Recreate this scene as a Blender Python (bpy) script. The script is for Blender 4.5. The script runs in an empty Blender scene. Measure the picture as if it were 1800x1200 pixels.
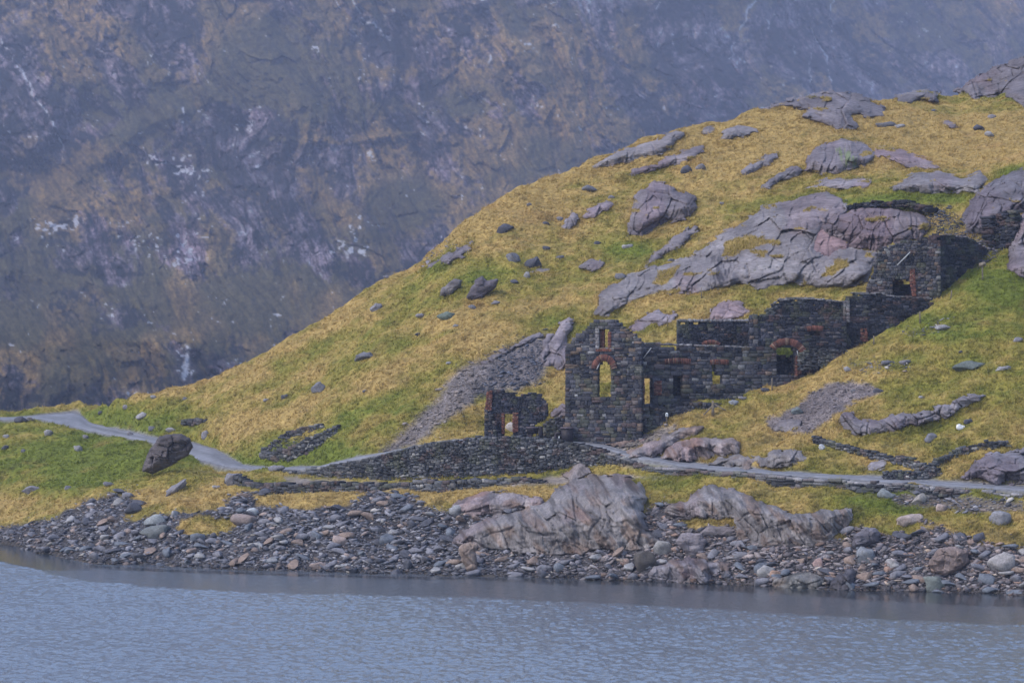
import bpy, math, random
import numpy as np
rnd = random.Random(7)
rng = np.random.default_rng(11)
R = math.radians
sc = bpy.context.scene
C = sc.collection

# ------------------------------------------------------------------ camera
HAZE = 0.00012
CAMZ, F = 20.0, 5400.0            # eye height over the lake, focal length in photo pixels (photo 1800 x 1200)
cam = bpy.data.cameras.new('camera'); co = bpy.data.objects.new('camera', cam); C.objects.link(co)
cam.sensor_width = 36; cam.lens = 36 * F / 1800; cam.clip_start = 1; cam.clip_end = 6000
co.location = (0, 0, CAMZ); co.rotation_euler = (R(90), 0, 0)
sc.camera = co
# ------------------------------------------------------------------ world, sun, exposure
SUN_EL, SUN_AZ = 48, -125         # azimuth measured from +Y towards +X
w = bpy.data.worlds.new('World'); sc.world = w; w.use_nodes = True
nt = w.node_tree; bg = nt.nodes['Background']
sky = nt.nodes.new('ShaderNodeTexSky'); sky.sky_type = 'NISHITA'; sky.sun_disc = False
sky.sun_elevation = R(SUN_EL); sky.sun_rotation = R(SUN_AZ); sky.air_density = 1.0; sky.dust_density = 1.5; sky.ozone_density = 2.0
nt.links.new(sky.outputs[0], bg.inputs[0]); bg.inputs[1].default_value = 0.15
sl = bpy.data.lights.new('sun', 'SUN'); sl.energy = 1.1; sl.angle = R(12); sl.color = (1, .95, .88)
so = bpy.data.objects.new('sun', sl); C.objects.link(so)
so.rotation_euler = (R(90 - SUN_EL), 0, R(180 - SUN_AZ))
sc.view_settings.view_transform = 'Standard'; sc.view_settings.look = 'None'
sc.view_settings.exposure = 1.0; sc.view_settings.gamma = 1
sc.cycles.use_denoising = True; sc.cycles.use_adaptive_sampling = False
sc.cycles.volume_bounces = 1; sc.cycles.max_bounces = 6; sc.cycles.diffuse_bounces = 2
sc.cycles.volume_step_rate = 4

# ------------------------------------------------------------------ numeric helpers
_T = rng.random(1 << 14).astype(np.float32) * 2 - 1
def _h(ix, iy, iz, s):
    return _T[((ix * 73856093) ^ (iy * 19349663) ^ (iz * 83492791) ^ (s * 2654435)) & 16383]
def noise(x, y, z=0.0, s=1):
    x = np.asarray(x, np.float32); y = np.asarray(y, np.float32); z = np.asarray(z, np.float32) + np.zeros_like(x)
    fx, fy, fz = np.floor(x), np.floor(y), np.floor(z)
    ix, iy, iz = fx.astype(np.int64), fy.astype(np.int64), fz.astype(np.int64)
    x = x - fx; y = y - fy; z = z - fz
    x = x * x * x * (x * (x * 6 - 15) + 10); y = y * y * y * (y * (y * 6 - 15) + 10); z = z * z * z * (z * (z * 6 - 15) + 10)
    def L(dz):
        a = _h(ix, iy, iz + dz, s); b = _h(ix + 1, iy, iz + dz, s)
        c = _h(ix, iy + 1, iz + dz, s); d = _h(ix + 1, iy + 1, iz + dz, s)
        e = a + (b - a) * x; f = c + (d - c) * x
        return e + (f - e) * y
    a = L(0); return a + (L(1) - a) * z
def fbm(x, y, z=0.0, o=4, s=1, g=.5, lac=2.03):
    t = 0; a = 1; n = 0
    for k in range(o):
        q = lac ** k
        t = t + a * noise(x * q + 17.3 * k, y * q - 9.1 * k, z * q, s + k); n += a; a *= g
    return t / n
def ridged(x, y, z=0.0, o=4, s=1, g=.5):
    t = 0; a = 1; n = 0
    for k in range(o):
        q = 2.07 ** k
        t = t + a * (1 - 2 * np.abs(noise(x * q + 7.3 * k, y * q + 3.1 * k, z * q, s + k))); n += a; a *= g
    return t / n
def facets(x, y, s=1, g=.6):
    """blocky facets: every cell of a jittered grid is its own tilted plane; returns height, distance to the nearest joint"""
    x = np.asarray(x, np.float32); y = np.asarray(y, np.float32); ix, iy = np.floor(x).astype(np.int64), np.floor(y).astype(np.int64)
    b1 = np.full(x.shape, 9., np.float32); b2 = b1.copy(); hh = np.zeros(x.shape, np.float32)
    for dx in (-1, 0, 1):
        for dy in (-1, 0, 1):
            jx, jy = ix + dx, iy + dy; px = jx + .5 + .45 * _h(jx, jy, 0, s); py_ = jy + .5 + .45 * _h(jx, jy, 1, s)
            d = np.hypot(x - px, y - py_); f = .5 * _h(jx, jy, 2, s) + g * (_h(jx, jy, 3, s) * (x - px) + _h(jx, jy, 4, s) * (y - py_))
            n = d < b1; b2 = np.where(n, b1, np.minimum(b2, d)); hh = np.where(n, f, hh); b1 = np.where(n, d, b1)
    return hh, b2 - b1
def ss(a, b, x):
    t = np.clip((x - a) / (b - a), 0, 1); return t * t * (3 - 2 * t)
def gblur(A, sig, axis):
    r = max(1, int(sig * 3)); k = np.exp(-.5 * (np.arange(-r, r + 1) / sig) ** 2); k /= k.sum()
    pad = [(0, 0)] * A.ndim; pad[axis] = (r, r); B = np.pad(A, pad, mode='edge'); out = np.zeros_like(A)
    n = A.shape[axis]
    for i, w_ in enumerate(k):
        out += w_ * (B[i:i + n] if axis == 0 else B[:, i:i + n])
    return out
def sdist(u, v, poly):
    """signed distance (photo px) to a polygon, positive inside"""
    u = np.asarray(u, float); v = np.asarray(v, float); P = np.asarray(poly, float)
    best = np.full(u.shape, 1e9); ins = np.zeros(u.shape, bool)
    for (ax, ay), (bx, by) in zip(P, np.roll(P, -1, 0)):
        dx, dy = bx - ax, by - ay; L2 = dx * dx + dy * dy + 1e-9
        t = np.clip(((u - ax) * dx + (v - ay) * dy) / L2, 0, 1)
        best = np.minimum(best, (u - ax - t * dx) ** 2 + (v - ay - t * dy) ** 2)
        if ay != by:
            c = ((ay > v) != (by > v)) & (u < (bx - ax) * (v - ay) / (by - ay) + ax); ins ^= c
    d = np.sqrt(best); return np.where(ins, d, -d)
def ldist(u, v, line):
    best = np.full(np.shape(u), 1e9)
    for (ax, ay), (bx, by) in zip(line[:-1], line[1:]):
        dx, dy = bx - ax, by - ay
        t = np.clip(((u - ax) * dx + (v - ay) * dy) / (dx * dx + dy * dy + 1e-9), 0, 1)
        best = np.minimum(best, (u - ax - t * dx) ** 2 + (v - ay - t * dy) ** 2)
    return np.sqrt(best)
def blob(u, v, cu, cv, ru, rv):
    return np.exp(-(((u - cu) / ru) ** 2 + ((v - cv) / rv) ** 2))
def W(u, v, y):
    u = np.asarray(u, float); v = np.asarray(v, float); y = np.asarray(y, float)
    return np.stack([(u - 900) / F * y + 0 * v, y + 0 * u + 0 * v, CAMZ - (v - 600) / F * y + 0 * u], -1)

# ------------------------------------------------------------------ object helpers
def mesh_of(name, V, Fc, mat=None, col=None, smooth=False):
    me = bpy.data.meshes.new(name); V = np.ascontiguousarray(V, np.float32)
    if isinstance(Fc, np.ndarray): Fc = [Fc]
    tot = np.concatenate([np.full(len(f), f.shape[1], np.int32) for f in Fc])
    idx = np.concatenate([f.ravel() for f in Fc]).astype(np.int32)
    me.vertices.add(len(V)); me.vertices.foreach_set('co', V.ravel())
    me.loops.add(len(idx)); me.loops.foreach_set('vertex_index', idx)
    me.polygons.add(len(tot)); st = np.zeros(len(tot), np.int32); st[1:] = np.cumsum(tot)[:-1]
    me.polygons.foreach_set('loop_start', st); me.polygons.foreach_set('loop_total', tot)
    if smooth: me.polygons.foreach_set('use_smooth', np.ones(len(tot), bool))
    if col is not None:
        a = me.color_attributes.new('Col', 'FLOAT_COLOR', 'POINT')
        c4 = np.ones((len(V), 4), np.float32); c4[:, :3] = col; a.data.foreach_set('color', c4.ravel())
    me.update(calc_edges=True); me.validate()
    if mat: me.materials.append(mat)
    return me
def obj(name, me, parent=None, label=None, cat=None, group=None, kind=None, loc=None):
    o = bpy.data.objects.new(name, me); C.objects.link(o)
    if loc is not None: o.location = loc
    if parent: o.parent = parent
    if label: o['label'] = label
    if cat: o['category'] = cat
    if group: o['group'] = group
    if kind: o['kind'] = kind
    return o
def grid_faces(nu, nv):
    i = np.arange(nu * nv).reshape(nu, nv)
    return np.stack([i[:-1, :-1], i[1:, :-1], i[1:, 1:], i[:-1, 1:]], -1).reshape(-1, 4)
def centred(V):
    b = np.array([(V[:, 0].min() + V[:, 0].max()) / 2, (V[:, 1].min() + V[:, 1].max()) / 2, V[:, 2].min()])
    return V - b, tuple(b)

# ------------------------------------------------------------------ materials
def mat(name, rough=.9, spec=.2):
    m = bpy.data.materials.new(name); m.use_nodes = True; n = m.node_tree.nodes; l = m.node_tree.links
    b = n['Principled BSDF']; b.inputs['Roughness'].default_value = rough
    b.inputs['Specular IOR Level'].default_value = spec
    return m, n, l, b
def tex(n, l, kind, scale, detail=4, coord=None, stretch=None, rough=.55):
    t = n.new('ShaderNodeTex' + kind); t.inputs['Scale'].default_value = scale
    if kind == 'Noise': t.inputs['Detail'].default_value = detail; t.inputs['Roughness'].default_value = rough
    g = n.new('ShaderNodeNewGeometry'); src = g.outputs['Position']
    if stretch:
        mp = n.new('ShaderNodeMapping'); mp.inputs['Scale'].default_value = stretch[0]; mp.inputs['Rotation'].default_value = stretch[1]
        l.new(src, mp.inputs[0]); src = mp.outputs[0]
    l.new(src, t.inputs['Vector']); return t
def ramp(n, l, src, stops):
    r = n.new('ShaderNodeValToRGB'); e = r.color_ramp.elements
    while len(e) < len(stops): e.new(.5)
    for q, (p, c) in zip(e, stops):
        q.position = p; q.color = (*c, 1) if hasattr(c, '__len__') else (c, c, c, 1)
    l.new(src, r.inputs[0]); return r
def mul(n, l, a, b, f=1.0, mode='MULTIPLY'):
    m = n.new('ShaderNodeMix'); m.data_type = 'RGBA'; m.blend_type = mode
    if hasattr(f, 'is_linked') or not isinstance(f, (int, float)): l.new(f, m.inputs[0])
    else: m.inputs[0].default_value = f
    for s, i in ((a, 6), (b, 7)):
        if isinstance(s, tuple): m.inputs[i].default_value = (*s, 1)
        else: l.new(s, m.inputs[i])
    return m.outputs[2]
def bump(n, l, src, strength, dist, bs):
    b = n.new('ShaderNodeBump'); b.inputs['Strength'].default_value = strength; b.inputs['Distance'].default_value = dist
    l.new(src, b.inputs['Height'])
    l.new(b.outputs[0], bs.inputs['Normal']); return b
def attr(n):
    a = n.new('ShaderNodeAttribute'); a.attribute_name = 'Col'; return a.outputs['Color']

def m_ground():
    m, n, l, b = mat('hill_ground', .95, .1)
    a = tex(n, l, 'Noise', 2.2, 6, rough=.7); c = ramp(n, l, a.outputs[0], [(.3, .55), (.7, 1.45)])
    x = mul(n, l, attr(n), c.outputs[0]); l.new(x, b.inputs[0])
    t = tex(n, l, 'Noise', 5, 5, rough=.7); bump(n, l, t.outputs[0], .8, .15, b); return m
def m_grass():
    m, n, l, b = mat('grass_blades', .9, .1); l.new(attr(n), b.inputs[0]); return m
def m_rock(name, c0, c1, c2, streak=((.35, .35, 1.6), (0, .5, 0)), wet=.85, moss=(.10, .10, .045), mossamt=.62):
    m, n, l, b = mat(name, wet, .3)
    a = tex(n, l, 'Noise', .35, 8, stretch=streak, rough=.65)
    r = ramp(n, l, a.outputs[0], [(.28, c0), (.5, c1), (.72, c2)])
    s = tex(n, l, 'Noise', 3.2, 6, stretch=streak, rough=.75)
    r2 = ramp(n, l, s.outputs[0], [(.28, .5), (.72, 1.4)])
    x = mul(n, l, r.outputs[0], r2.outputs[0])
    v = tex(n, l, 'Noise', .9, 6, rough=.7); r3 = ramp(n, l, v.outputs[0], [(mossamt, 0.0), (mossamt + .12, .7)])
    x = mul(n, l, x, moss, r3.outputs[0], 'MIX')
    x = mul(n, l, x, attr(n)); l.new(x, b.inputs[0])
    f = tex(n, l, 'Noise', 4, 8, stretch=streak, rough=.75); bump(n, l, f.outputs[0], .9, .22, b); return m
def m_stone(name='stones', sc_=6, rough=.85, lo=.6, hi=1.4):
    m, n, l, b = mat(name, rough, .25)
    a = tex(n, l, 'Noise', sc_, 6, rough=.7); c = ramp(n, l, a.outputs[0], [(.3, lo), (.7, hi)])
    l.new(mul(n, l, attr(n), c.outputs[0]), b.inputs[0])
    bump(n, l, a.outputs[0], .6, .05, b); return m
def m_plain(name, c, rough=.8, spec=.3, metal=0, var=.35, scale=4):
    m, n, l, b = mat(name, rough, spec); b.inputs['Metallic'].default_value = metal
    a = tex(n, l, 'Noise', scale, 5); r = ramp(n, l, a.outputs[0], [(.3, tuple(q * (1 - var) for q in c)), (.7, tuple(q * (1 + var) for q in c))])
    l.new(r.outputs[0], b.inputs[0]); bump(n, l, a.outputs[0], .3, .02, b); return m
M_GROUND, M_GRASS = m_ground(), m_grass()
M_ROCK = m_rock('grey_rock', (.10, .087, .094), (.18, .16, .168), (.285, .26, .268))
M_SHORE = m_rock('shore_rock', (.11, .096, .097), (.205, .183, .183), (.345, .315, .315), ((1.5, .5, .35), (0, -.45, 0)), .6)
M_STONE, M_MAS = m_stone(), m_stone('masonry', 8, .9, .5, 1.5)
M_BRICK = m_stone('brick', 12, .9, .65, 1.35)
M_WOOD = m_plain('weathered_wood', (.17, .14, .11), .9)
M_RUST = m_plain('rusted_iron', (.02, .016, .022), .7, .4, .3)
M_SIGN = m_plain('sign_white', (.72, .75, .78), .6, var=.05)
M_BLACK = m_plain('sign_ink', (.03, .03, .04), .7)
M_PATH = m_stone('path_slate', 1.4, .8, .8, 1.2)

# ------------------------------------------------------------------ terrain: every line runs left to right as (u: bearing, v: elevation, y: distance in m)
def line(pts, mode='v'):
    p = np.array(pts, float); U = p[:, 0]
    y = np.interp(UU, U, p[:, 2])
    if mode == 'v':
        z = CAMZ - (p[:, 1] - 600) / F * p[:, 2]
        # bearings of in-between columns keep the sight height, not the z
        v = np.interp(UU, U, p[:, 1]); z = CAMZ - (v - 600) / F * y
    else: z = np.interp(UU, U, p[:, 1])
    return y, z
UU = np.arange(-300, 2101, 2.0)
shore = [(-300, 940), (0, 955), (60, 968), (150, 988), (300, 996), (500, 1003), (700, 1008), (900, 1012), (1100, 1020), (1300, 1028), (1500, 1036), (1800, 1045), (2100, 1056)]
lB = line([(u, v, CAMZ * F / (v - 600)) for u, v in shore])
lA = (lB[0] - 22, lB[1] * 0 - 5.0)
lC = line([(-300, 915, 318), (0, 925, 312), (100, 905, 305), (200, 885, 298), (300, 900, 286), (400, 895, 284), (500, 890, 283), (650, 868, 283), (800, 880, 277), (1000, 865, 273), (1200, 880, 266), (1400, 885, 260), (1600, 885, 257), (1800, 905, 252), (2100, 915, 246)])
lD = line([(-300, 850, 338), (0, 860, 330), (100, 850, 322), (200, 840, 316), (300, 835, 305), (400, 850, 296), (500, 862, 291), (650, 859, 286.5), (800, 858, 284), (1000, 842, 281), (1200, 842, 272), (1400, 852, 263.5), (1600, 864, 258), (1800, 877, 254), (2100, 897, 248)])
lE = line([(-300, 735, 368), (0, 739, 362), (70, 738, 362), (100, 747, 358), (165, 762, 350), (270, 780, 335), (340, 809, 322), (400, 824, 314), (500, 830, 305), (650, 848, 289), (800, 848, 286), (900, 846, 284.8), (1000, 828, 284), (1070, 818, 281), (1200, 834, 273.5), (1400, 848, 264), (1600, 860, 259), (1800, 872, 255), (2100, 890, 249)])
lF = line([(-300, 733, 369), (0, 737.5, 363), (70, 736, 363), (100, 745, 359), (165, 760, 351), (270, 778, 336), (340, 807, 323), (400, 822, 315), (500, 825, 306), (560, 822, 300), (650, 802, 291), (720, 787, 289.8), (800, 776, 288), (900, 771, 286.8), (1000, 777, 286), (1050, 785, 283.5), (1100, 800, 279.5), (1200, 820, 275), (1300, 829, 270), (1400, 836, 265.5), (1500, 842, 263), (1650, 853, 259.5), (1800, 862, 256.5), (2100, 880, 250.5)])
lG = line([(-300, 728, 373), (0, 733, 367), (60, 731, 369), (100, 727, 371), (140, 723, 373), (152, 740, 363), (200, 752, 353), (270, 769, 342), (340, 777, 336), (380, 789, 330), (400, 803, 325), (430, 819, 318), (500, 821, 310), (560, 819, 304.5), (650, 799, 297), (800, 773, 293), (900, 768, 291.5), (1000, 772, 290.5), (1050, 777, 289), (1100, 793, 283.5), (1200, 812, 279), (1300, 822, 273.7), (1400, 830, 269), (1500, 835, 266.5), (1650, 846, 262.8), (1800, 855, 259.8), (2100, 872, 253.8)])
lR = line([(-300, 740, 385), (0, 737, 375), (60, 733, 376), (100, 727.5, 376), (140, 722, 377), (170, 721, 374), (200, 702, 360), (240, 686, 354), (330, 678, 352), (380, 656, 350), (440, 633, 350), (560, 571, 350), (650, 502, 351), (720, 466, 352), (800, 396, 352), (900, 331, 356), (960, 306, 359), (1050, 276, 363), (1150, 241, 367), (1250, 211, 371), (1350, 186, 374), (1480, 163, 378), (1545, 177, 381), (1600, 163, 385), (1680, 167, 389), (1740, 150, 392), (1800, 125, 394), (2100, 60, 402)])
def mixl(a, b, t, bulge=0.0):
    return a[0] + (b[0] - a[0]) * t, a[1] + (b[1] - a[1]) * t + bulge
def blendu(A, B, u0, u1):
    k = ss(u0, u1, UU); return A[0] * (1 - k) + B[0] * k, A[1] * (1 - k) + B[1] * k
rK = line([(800, 771, 294.5), (900, 766, 293), (1050, 774, 291), (1120, 762, 289), (1150, 748, 289.2), (1175, 722, 290), (1200, 708, 290), (1300, 690, 291), (1340, 680, 291.3), (1400, 662, 291.7), (1450, 640, 292), (1500, 613, 292), (1600, 562, 293), (1700, 498, 295), (1760, 468, 297), (1800, 455, 298), (2100, 400, 303)])
rL = line([(800, 10.8, 297), (900, 10.9, 296), (1050, 11, 292.2), (1120, 11.6, 290.5), (1175, 12.6, 291.2), (1200, 13, 291.3), (1300, 14.6, 292.3), (1400, 15.8, 293), (1500, 18.5, 293.4), (1600, 21.3, 294.4), (1700, 24.8, 296.4), (1800, 27.5, 299.6), (2100, 30, 304.5)], 'z')
rL2 = line([(800, 740, 298.5), (900, 752, 298), (1000, 735, 297), (1050, 700, 297), (1120, 690, 297.5), (1200, 640, 299), (1300, 602, 300), (1400, 580, 300.5), (1500, 548, 301), (1600, 518, 302.5), (1700, 470, 304), (1800, 430, 306), (2100, 380, 310)])
rM = line([(800, 700, 303), (900, 664, 305), (1000, 650, 305), (1100, 612, 305), (1200, 574, 305), (1300, 542, 308), (1400, 508, 310), (1500, 466, 311), (1600, 428, 312), (1700, 392, 312), (1800, 360, 313), (2100, 300, 316)])
rN = line([(800, 620, 313), (900, 560, 318), (1000, 552, 319), (1100, 524, 319), (1200, 495, 320), (1300, 445, 322), (1400, 400, 323), (1500, 362, 324), (1600, 348, 326), (1700, 333, 327), (1800, 300, 324), (2100, 240, 326)])
rO = line([(800, 500, 333), (900, 440, 338), (1000, 425, 341), (1100, 395, 342), (1200, 365, 344), (1300, 330, 346), (1400, 298, 349), (1500, 276, 351), (1600, 262, 354), (1700, 246, 357), (1800, 235, 358), (2100, 170, 362)])
b0, b1 = 780, 900
lK = blendu(mixl(lG, lR, .03), rK, b0, b1); lL = blendu(mixl(lG, lR, .07), rL, b0, b1); lL2 = blendu(mixl(lG, lR, .15, .3), rL2, b0, b1)
lM = blendu(mixl(lG, lR, .3, .5), rM, b0, b1); lN = blendu(mixl(lG, lR, .5, .9), rN, b0, b1); lO = blendu(mixl(lG, lR, .75, .7), rO, b0, b1)
lS = (lR[0] + 10, lR[1] - 3); lT = (lR[0] * 0 + 440, lR[1] * 0 - 4); lT2 = (lR[0] * 0 + 460, lR[1] * 0 - 6)
LN = [lA, lB, lC, lD, lE, lF, lG, lK, lL, lL2, lM, lN, lO, lR, lS, lT, lT2]
LY = np.stack([a[0] for a in LN]); LZ = np.stack([a[1] for a in LN])
LY = gblur(LY, 3, 1); LZ = gblur(LZ, 3, 1)
YY = np.concatenate([np.arange(215, 400, .25), np.arange(400, 458, 2.0)])
TZ = np.stack([np.interp(YY, LY[:, i], LZ[:, i]) for i in range(len(UU))])        # [u, y]
TZ = gblur(TZ, 1.6, 1)
UG, YG = np.meshgrid(UU, YY, indexing='ij'); XG = (UG - 900) / F * YG
def lineY(k, u): return np.interp(u, UU, LY[k])
damp = 1 - (ss(lineY(5, UG) - 1.0, lineY(5, UG) + .2, YG) * (1 - ss(lineY(6, UG) - .3, lineY(6, UG) + 1.5, YG))) * .93
und = fbm(XG / 9, YG / 9, 0, 3, 3) * .6 + fbm(XG / 2.6, YG / 2.6, 0, 3, 9) * .55 + fbm(XG / .8, YG / .9, 0, 2, 15) * .16
calmz = ss(470, 520, UG) * (1 - ss(1130, 1200, UG)) * ss(-2.5, -.5, YG - lineY(3, UG)) * (1 - ss(-.5, .5, YG - lineY(5, UG)))
damp = damp * (1 - .85 * calmz)
hump = ss(1150, 1300, UG) * ss(0, 3, YG - lineY(2, UG)) * (1 - ss(0, 3, YG - lineY(7, UG) + 3)) * fbm(XG / 5, YG / 4, 0, 2, 33) * .6
TZ = TZ + (und + hump) * damp * np.where(YG < LY[1][:, None] - 2, .3, 1)
VG = 600 - (TZ - CAMZ) * F / YG
RUN = np.minimum.accumulate(VG, axis=1)
def hit(u, v):
    """distance of the first ground met at bearing u, elevation v (nan = sky)"""
    u = np.asarray(u, float); v = np.asarray(v, float)
    i = np.clip(np.round((u - UU[0]) / 2).astype(int), 0, len(UU) - 1).ravel(); vv = v.ravel() + 0 * i
    lo = np.zeros(len(i), int); hi = np.full(len(i), len(YY) - 1)
    none = RUN[i, -1] > vv
    for _ in range(12):
        m_ = (lo + hi) // 2; ok = RUN[i, m_] <= vv
        hi = np.where(ok, m_, hi); lo = np.where(ok, lo, m_ + 1); lo = np.minimum(lo, hi)
    j = np.maximum(hi, 1); a = RUN[i, j - 1]; b = RUN[i, j]; t = np.where(a > b, (a - vv) / np.maximum(a - b, 1e-6), 1)
    y = YY[j - 1] + (YY[j] - YY[j - 1]) * np.clip(t, 0, 1); y[none] = np.nan
    return y.reshape(np.broadcast(u, v).shape)
def zat(u, y):
    a = np.clip((np.asarray(u, float) - UU[0]) / 2, 0, len(UU) - 1.001); i = a.astype(int); fu = a - i
    j = np.clip(np.searchsorted(YY, y) - 1, 0, len(YY) - 2); fy = (y - YY[j]) / (YY[j + 1] - YY[j])
    q = lambda ii: TZ[ii, j] * (1 - fy) + TZ[ii, j + 1] * fy
    return q(i) * (1 - fu) + q(i + 1) * fu

# ---- what covers the ground where
RUBBLE = [(-180, 945), (0, 925), (90, 912), (150, 880), (200, 868), (245, 878), (250, 905), (320, 900), (395, 895), (400, 875), (440, 868), (500, 880), (545, 895), (600, 872), (660, 862), (720, 872), (760, 895), (800, 900), (850, 890), (950, 885), (1130, 900), (1170, 880), (1260, 915), (1330, 945), (1480, 945), (1500, 925), (1560, 905), (1650, 925), (1700, 945), (1820, 960), (2090, 985), (2090, 1110), (-180, 990)]
SLAG = [(962, 588), (968, 630), (950, 668), (905, 688), (860, 690), (835, 702), (800, 728), (775, 745), (730, 782), (690, 796), (672, 792), (720, 750), (770, 700), (785, 672), (810, 648), (860, 628), (920, 600)]
GULLY = [(1428, 688), (1460, 676), (1520, 671), (1545, 690), (1505, 702), (1460, 735), (1420, 760), (1360, 758), (1345, 740), (1400, 715)]
STRIP = [(500, 838), (700, 850), (900, 848), (1000, 834), (1100, 836), (1170, 838), (1100, 843), (960, 852), (700, 858), (560, 858), (500, 850)]
SPIL = [(1090, 770), (1140, 760), (1190, 745), (1180, 762), (1120, 790), (1085, 788), (1050, 782)]
LOWSC = [(1560, 868), (1640, 868), (1800, 880), (1800, 900), (1700, 900), (1640, 890), (1580, 890)]
RHOLES = [[(215, 912), (235, 892), (270, 888), (262, 905), (240, 914)], [(312, 934), (318, 914), (350, 905), (412, 910), (420, 925), (390, 940), (340, 942)], [(250, 884), (330, 872), (400, 880), (395, 893), (330, 898), (270, 900)], [(440, 868), (600, 862), (650, 868), (600, 890), (520, 896), (450, 886)], [(1195, 916), (1225, 905), (1290, 912), (1270, 925), (1215, 928)], [(1500, 900), (1600, 900), (1640, 925), (1600, 940), (1530, 935)], [(1700, 930), (1800, 940), (1860, 950), (1800, 965), (1720, 955)]]
def rag(u, v, a=6, s=50): return a * fbm(u / 14, v / 9, 0, 3, s)
def cover(u, v, x, y, z):
    """albedo of the ground + amount of grass (0..1) at a place"""
    n1 = fbm(x / 14, y / 14, z / 6, 3, 60); n2 = fbm(x / 3.5, y / 3.5, z / 1.5, 4, 70); n3 = fbm(x / .9, y / .9, z / .5, 3, 80)
    dry = .67 + .55 * n1 + .48 * n2 + .30 * n3
    for cu, cv, ru, rv, a in [(110, 800, 180, 60, -1.1), (220, 730, 90, 30, -.7), (90, 900, 160, 30, .35), (560, 800, 70, 28, -1.0), (520, 815, 120, 14, -.7),
                              (480, 740, 130, 25, .5), (400, 660, 60, 20, .4), (640, 560, 200, 30, .3), (820, 395, 300, 60, .35), (760, 470, 110, 40, -.25),
                              (940, 560, 90, 30, -.35), (640, 720, 110, 35, -.3), (1100, 440, 50, 18, -.9), (1100, 560, 70, 25, -.35), (1600, 352, 110, 12, -1.2), (1780, 300, 40, 18, -.9),
                              (1300, 240, 260, 60, .55), (1700, 260, 200, 50, .7), (1600, 210, 200, 30, .5), (1760, 500, 60, 40, -.9), (1650, 570, 90, 35, -.35), (1650, 610, 120, 14, .3),
                              (1300, 640, 90, 14, -.6), (1380, 615, 60, 20, -1.0), (1230, 705, 70, 12, -.3), (1200, 845, 90, 25, -.45), (1450, 700, 60, 30, .5), (1600, 690, 90, 20, -.2), (1580, 880, 120, 25, -.8),
                              (1700, 760, 110, 40, -.2), (420, 880, 220, 16, .55), (850, 868, 140, 12, .7), (950, 862, 60, 10, .3), (1380, 880, 60, 18, .2), (1560, 655, 120, 14, .35), (1060, 700, 24, 40, -.5), (1230, 480, 90, 30, -.2), (1350, 430, 70, 25, .6)]:
        dry = dry + a * blob(u, v, cu, cv, ru, rv)
    for ln_, wd_, a in (([(400, 765), (600, 690), (780, 605), (990, 525)], 20, .45), ([(240, 692), (440, 640), (560, 578), (650, 512), (800, 408), (900, 342), (1050, 288), (1250, 224), (1400, 200)], 15, .4), ([(560, 760), (700, 700), (800, 640)], 16, -.35), ([(500, 640), (640, 590), (800, 520), (900, 470)], 18, -.25)):
        dry = dry + a * np.exp(-(ldist(u, v, ln_) / wd_) ** 2)
    dry = np.clip(dry, 0, 1)[..., None]
    green = np.array([.118, .138, .022]); olive = np.array([.198, .168, .038]); straw = np.array([.30, .208, .074])
    c = np.where(dry < .5, green + (olive - green) * dry * 2, olive + (straw - olive) * (dry * 2 - 1))
    c = c * (1 + .22 * n3 + .14 * n2)[..., None]
    rust = ss(.25, .6, fbm(x / 5, y / 5, z / 2, 3, 90))[..., None] * .38
    c = c * (1 - rust) + np.array([.26, .155, .06]) * rust * (1 + .3 * n3)[..., None]
    dk = ss(.25, .6, fbm(x / 1.6, y / 1.6, z / 1.0, 3, 95))[..., None] * .3
    c = c * (1 - dk) + np.array([.075, .062, .028]) * dk
    dk = (ss(.12, .5, fbm(x / 2.4, y / 2.4, z / 1.0, 3, 97)) * ss(1120, 1250, u) * ss(725, 770, v))[..., None] * .6; c = c * (1 - dk) + np.array([.10, .085, .03]) * dk
    grass = np.ones(np.shape(u))
    r = rag(u, v)
    def lay(poly, colr, soft=4, off=0, holes=()):
        nonlocal c, grass
        dd_ = sdist(u, v, poly) + r + off
        for h_ in holes: dd_ = np.minimum(dd_, -sdist(u, v, h_) + r)
        k = ss(-soft, soft, dd_)[..., None]
        cc = np.array(colr) * (1 + .55 * n3 + .3 * n2)[..., None]
        c = c * (1 - k) + cc * k; grass = grass * (1 - k[..., 0])
    lay(RUBBLE, (.06, .055, .058), holes=RHOLES); lay(SLAG, (.15, .13, .13), soft=10); lay(STRIP, (.2, .17, .15)); lay(GULLY, (.16, .135, .135)); lay(SPIL, (.2, .17, .15)); lay(LOWSC, (.14, .115, .09))
    # bare dirt at the waterline and below
    k = ss(.35, .0, z)[..., None]; c = c * (1 - k) + np.array([.06, .052, .045]) * k; grass = grass * (z > .5)
    # patchy bare earth showing in the rubble's upper grass
    yF, yG_ = lineY(5, u), lineY(6, u)
    k = (ss(yF - 1, yF, y) * (1 - ss(yG_, yG_ + .7, y)))
    c = c * (1 - k[..., None]) + np.array([.17, .165, .17]) * k[..., None]; grass = grass * (1 - k)
    return np.clip(c, .004, .9), grass
vis = VG
colg, grs = cover(UG, VG, XG, YG, TZ)
ue = np.array([-3500., -2200, -1400, -900, -600, -420]); PX = np.stack([XG, YG, TZ], -1)
def skirt(col, us): return np.stack([np.stack([(u_ - 900) / F * YY, YY, col[:, 2]], -1) for u_ in us])
PX = np.concatenate([skirt(PX[0], ue), PX, skirt(PX[-1], 1800 - ue[::-1])]); colg = np.concatenate([np.repeat(colg[:1], 6, 0), colg, np.repeat(colg[-1:], 6, 0)])
terr = obj('hillside_terrain', mesh_of('hillside_terrain', PX.reshape(-1, 3), grid_faces(len(PX), len(YY)), M_GROUND, colg.reshape(-1, 3), True), kind='structure')
del colg

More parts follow.
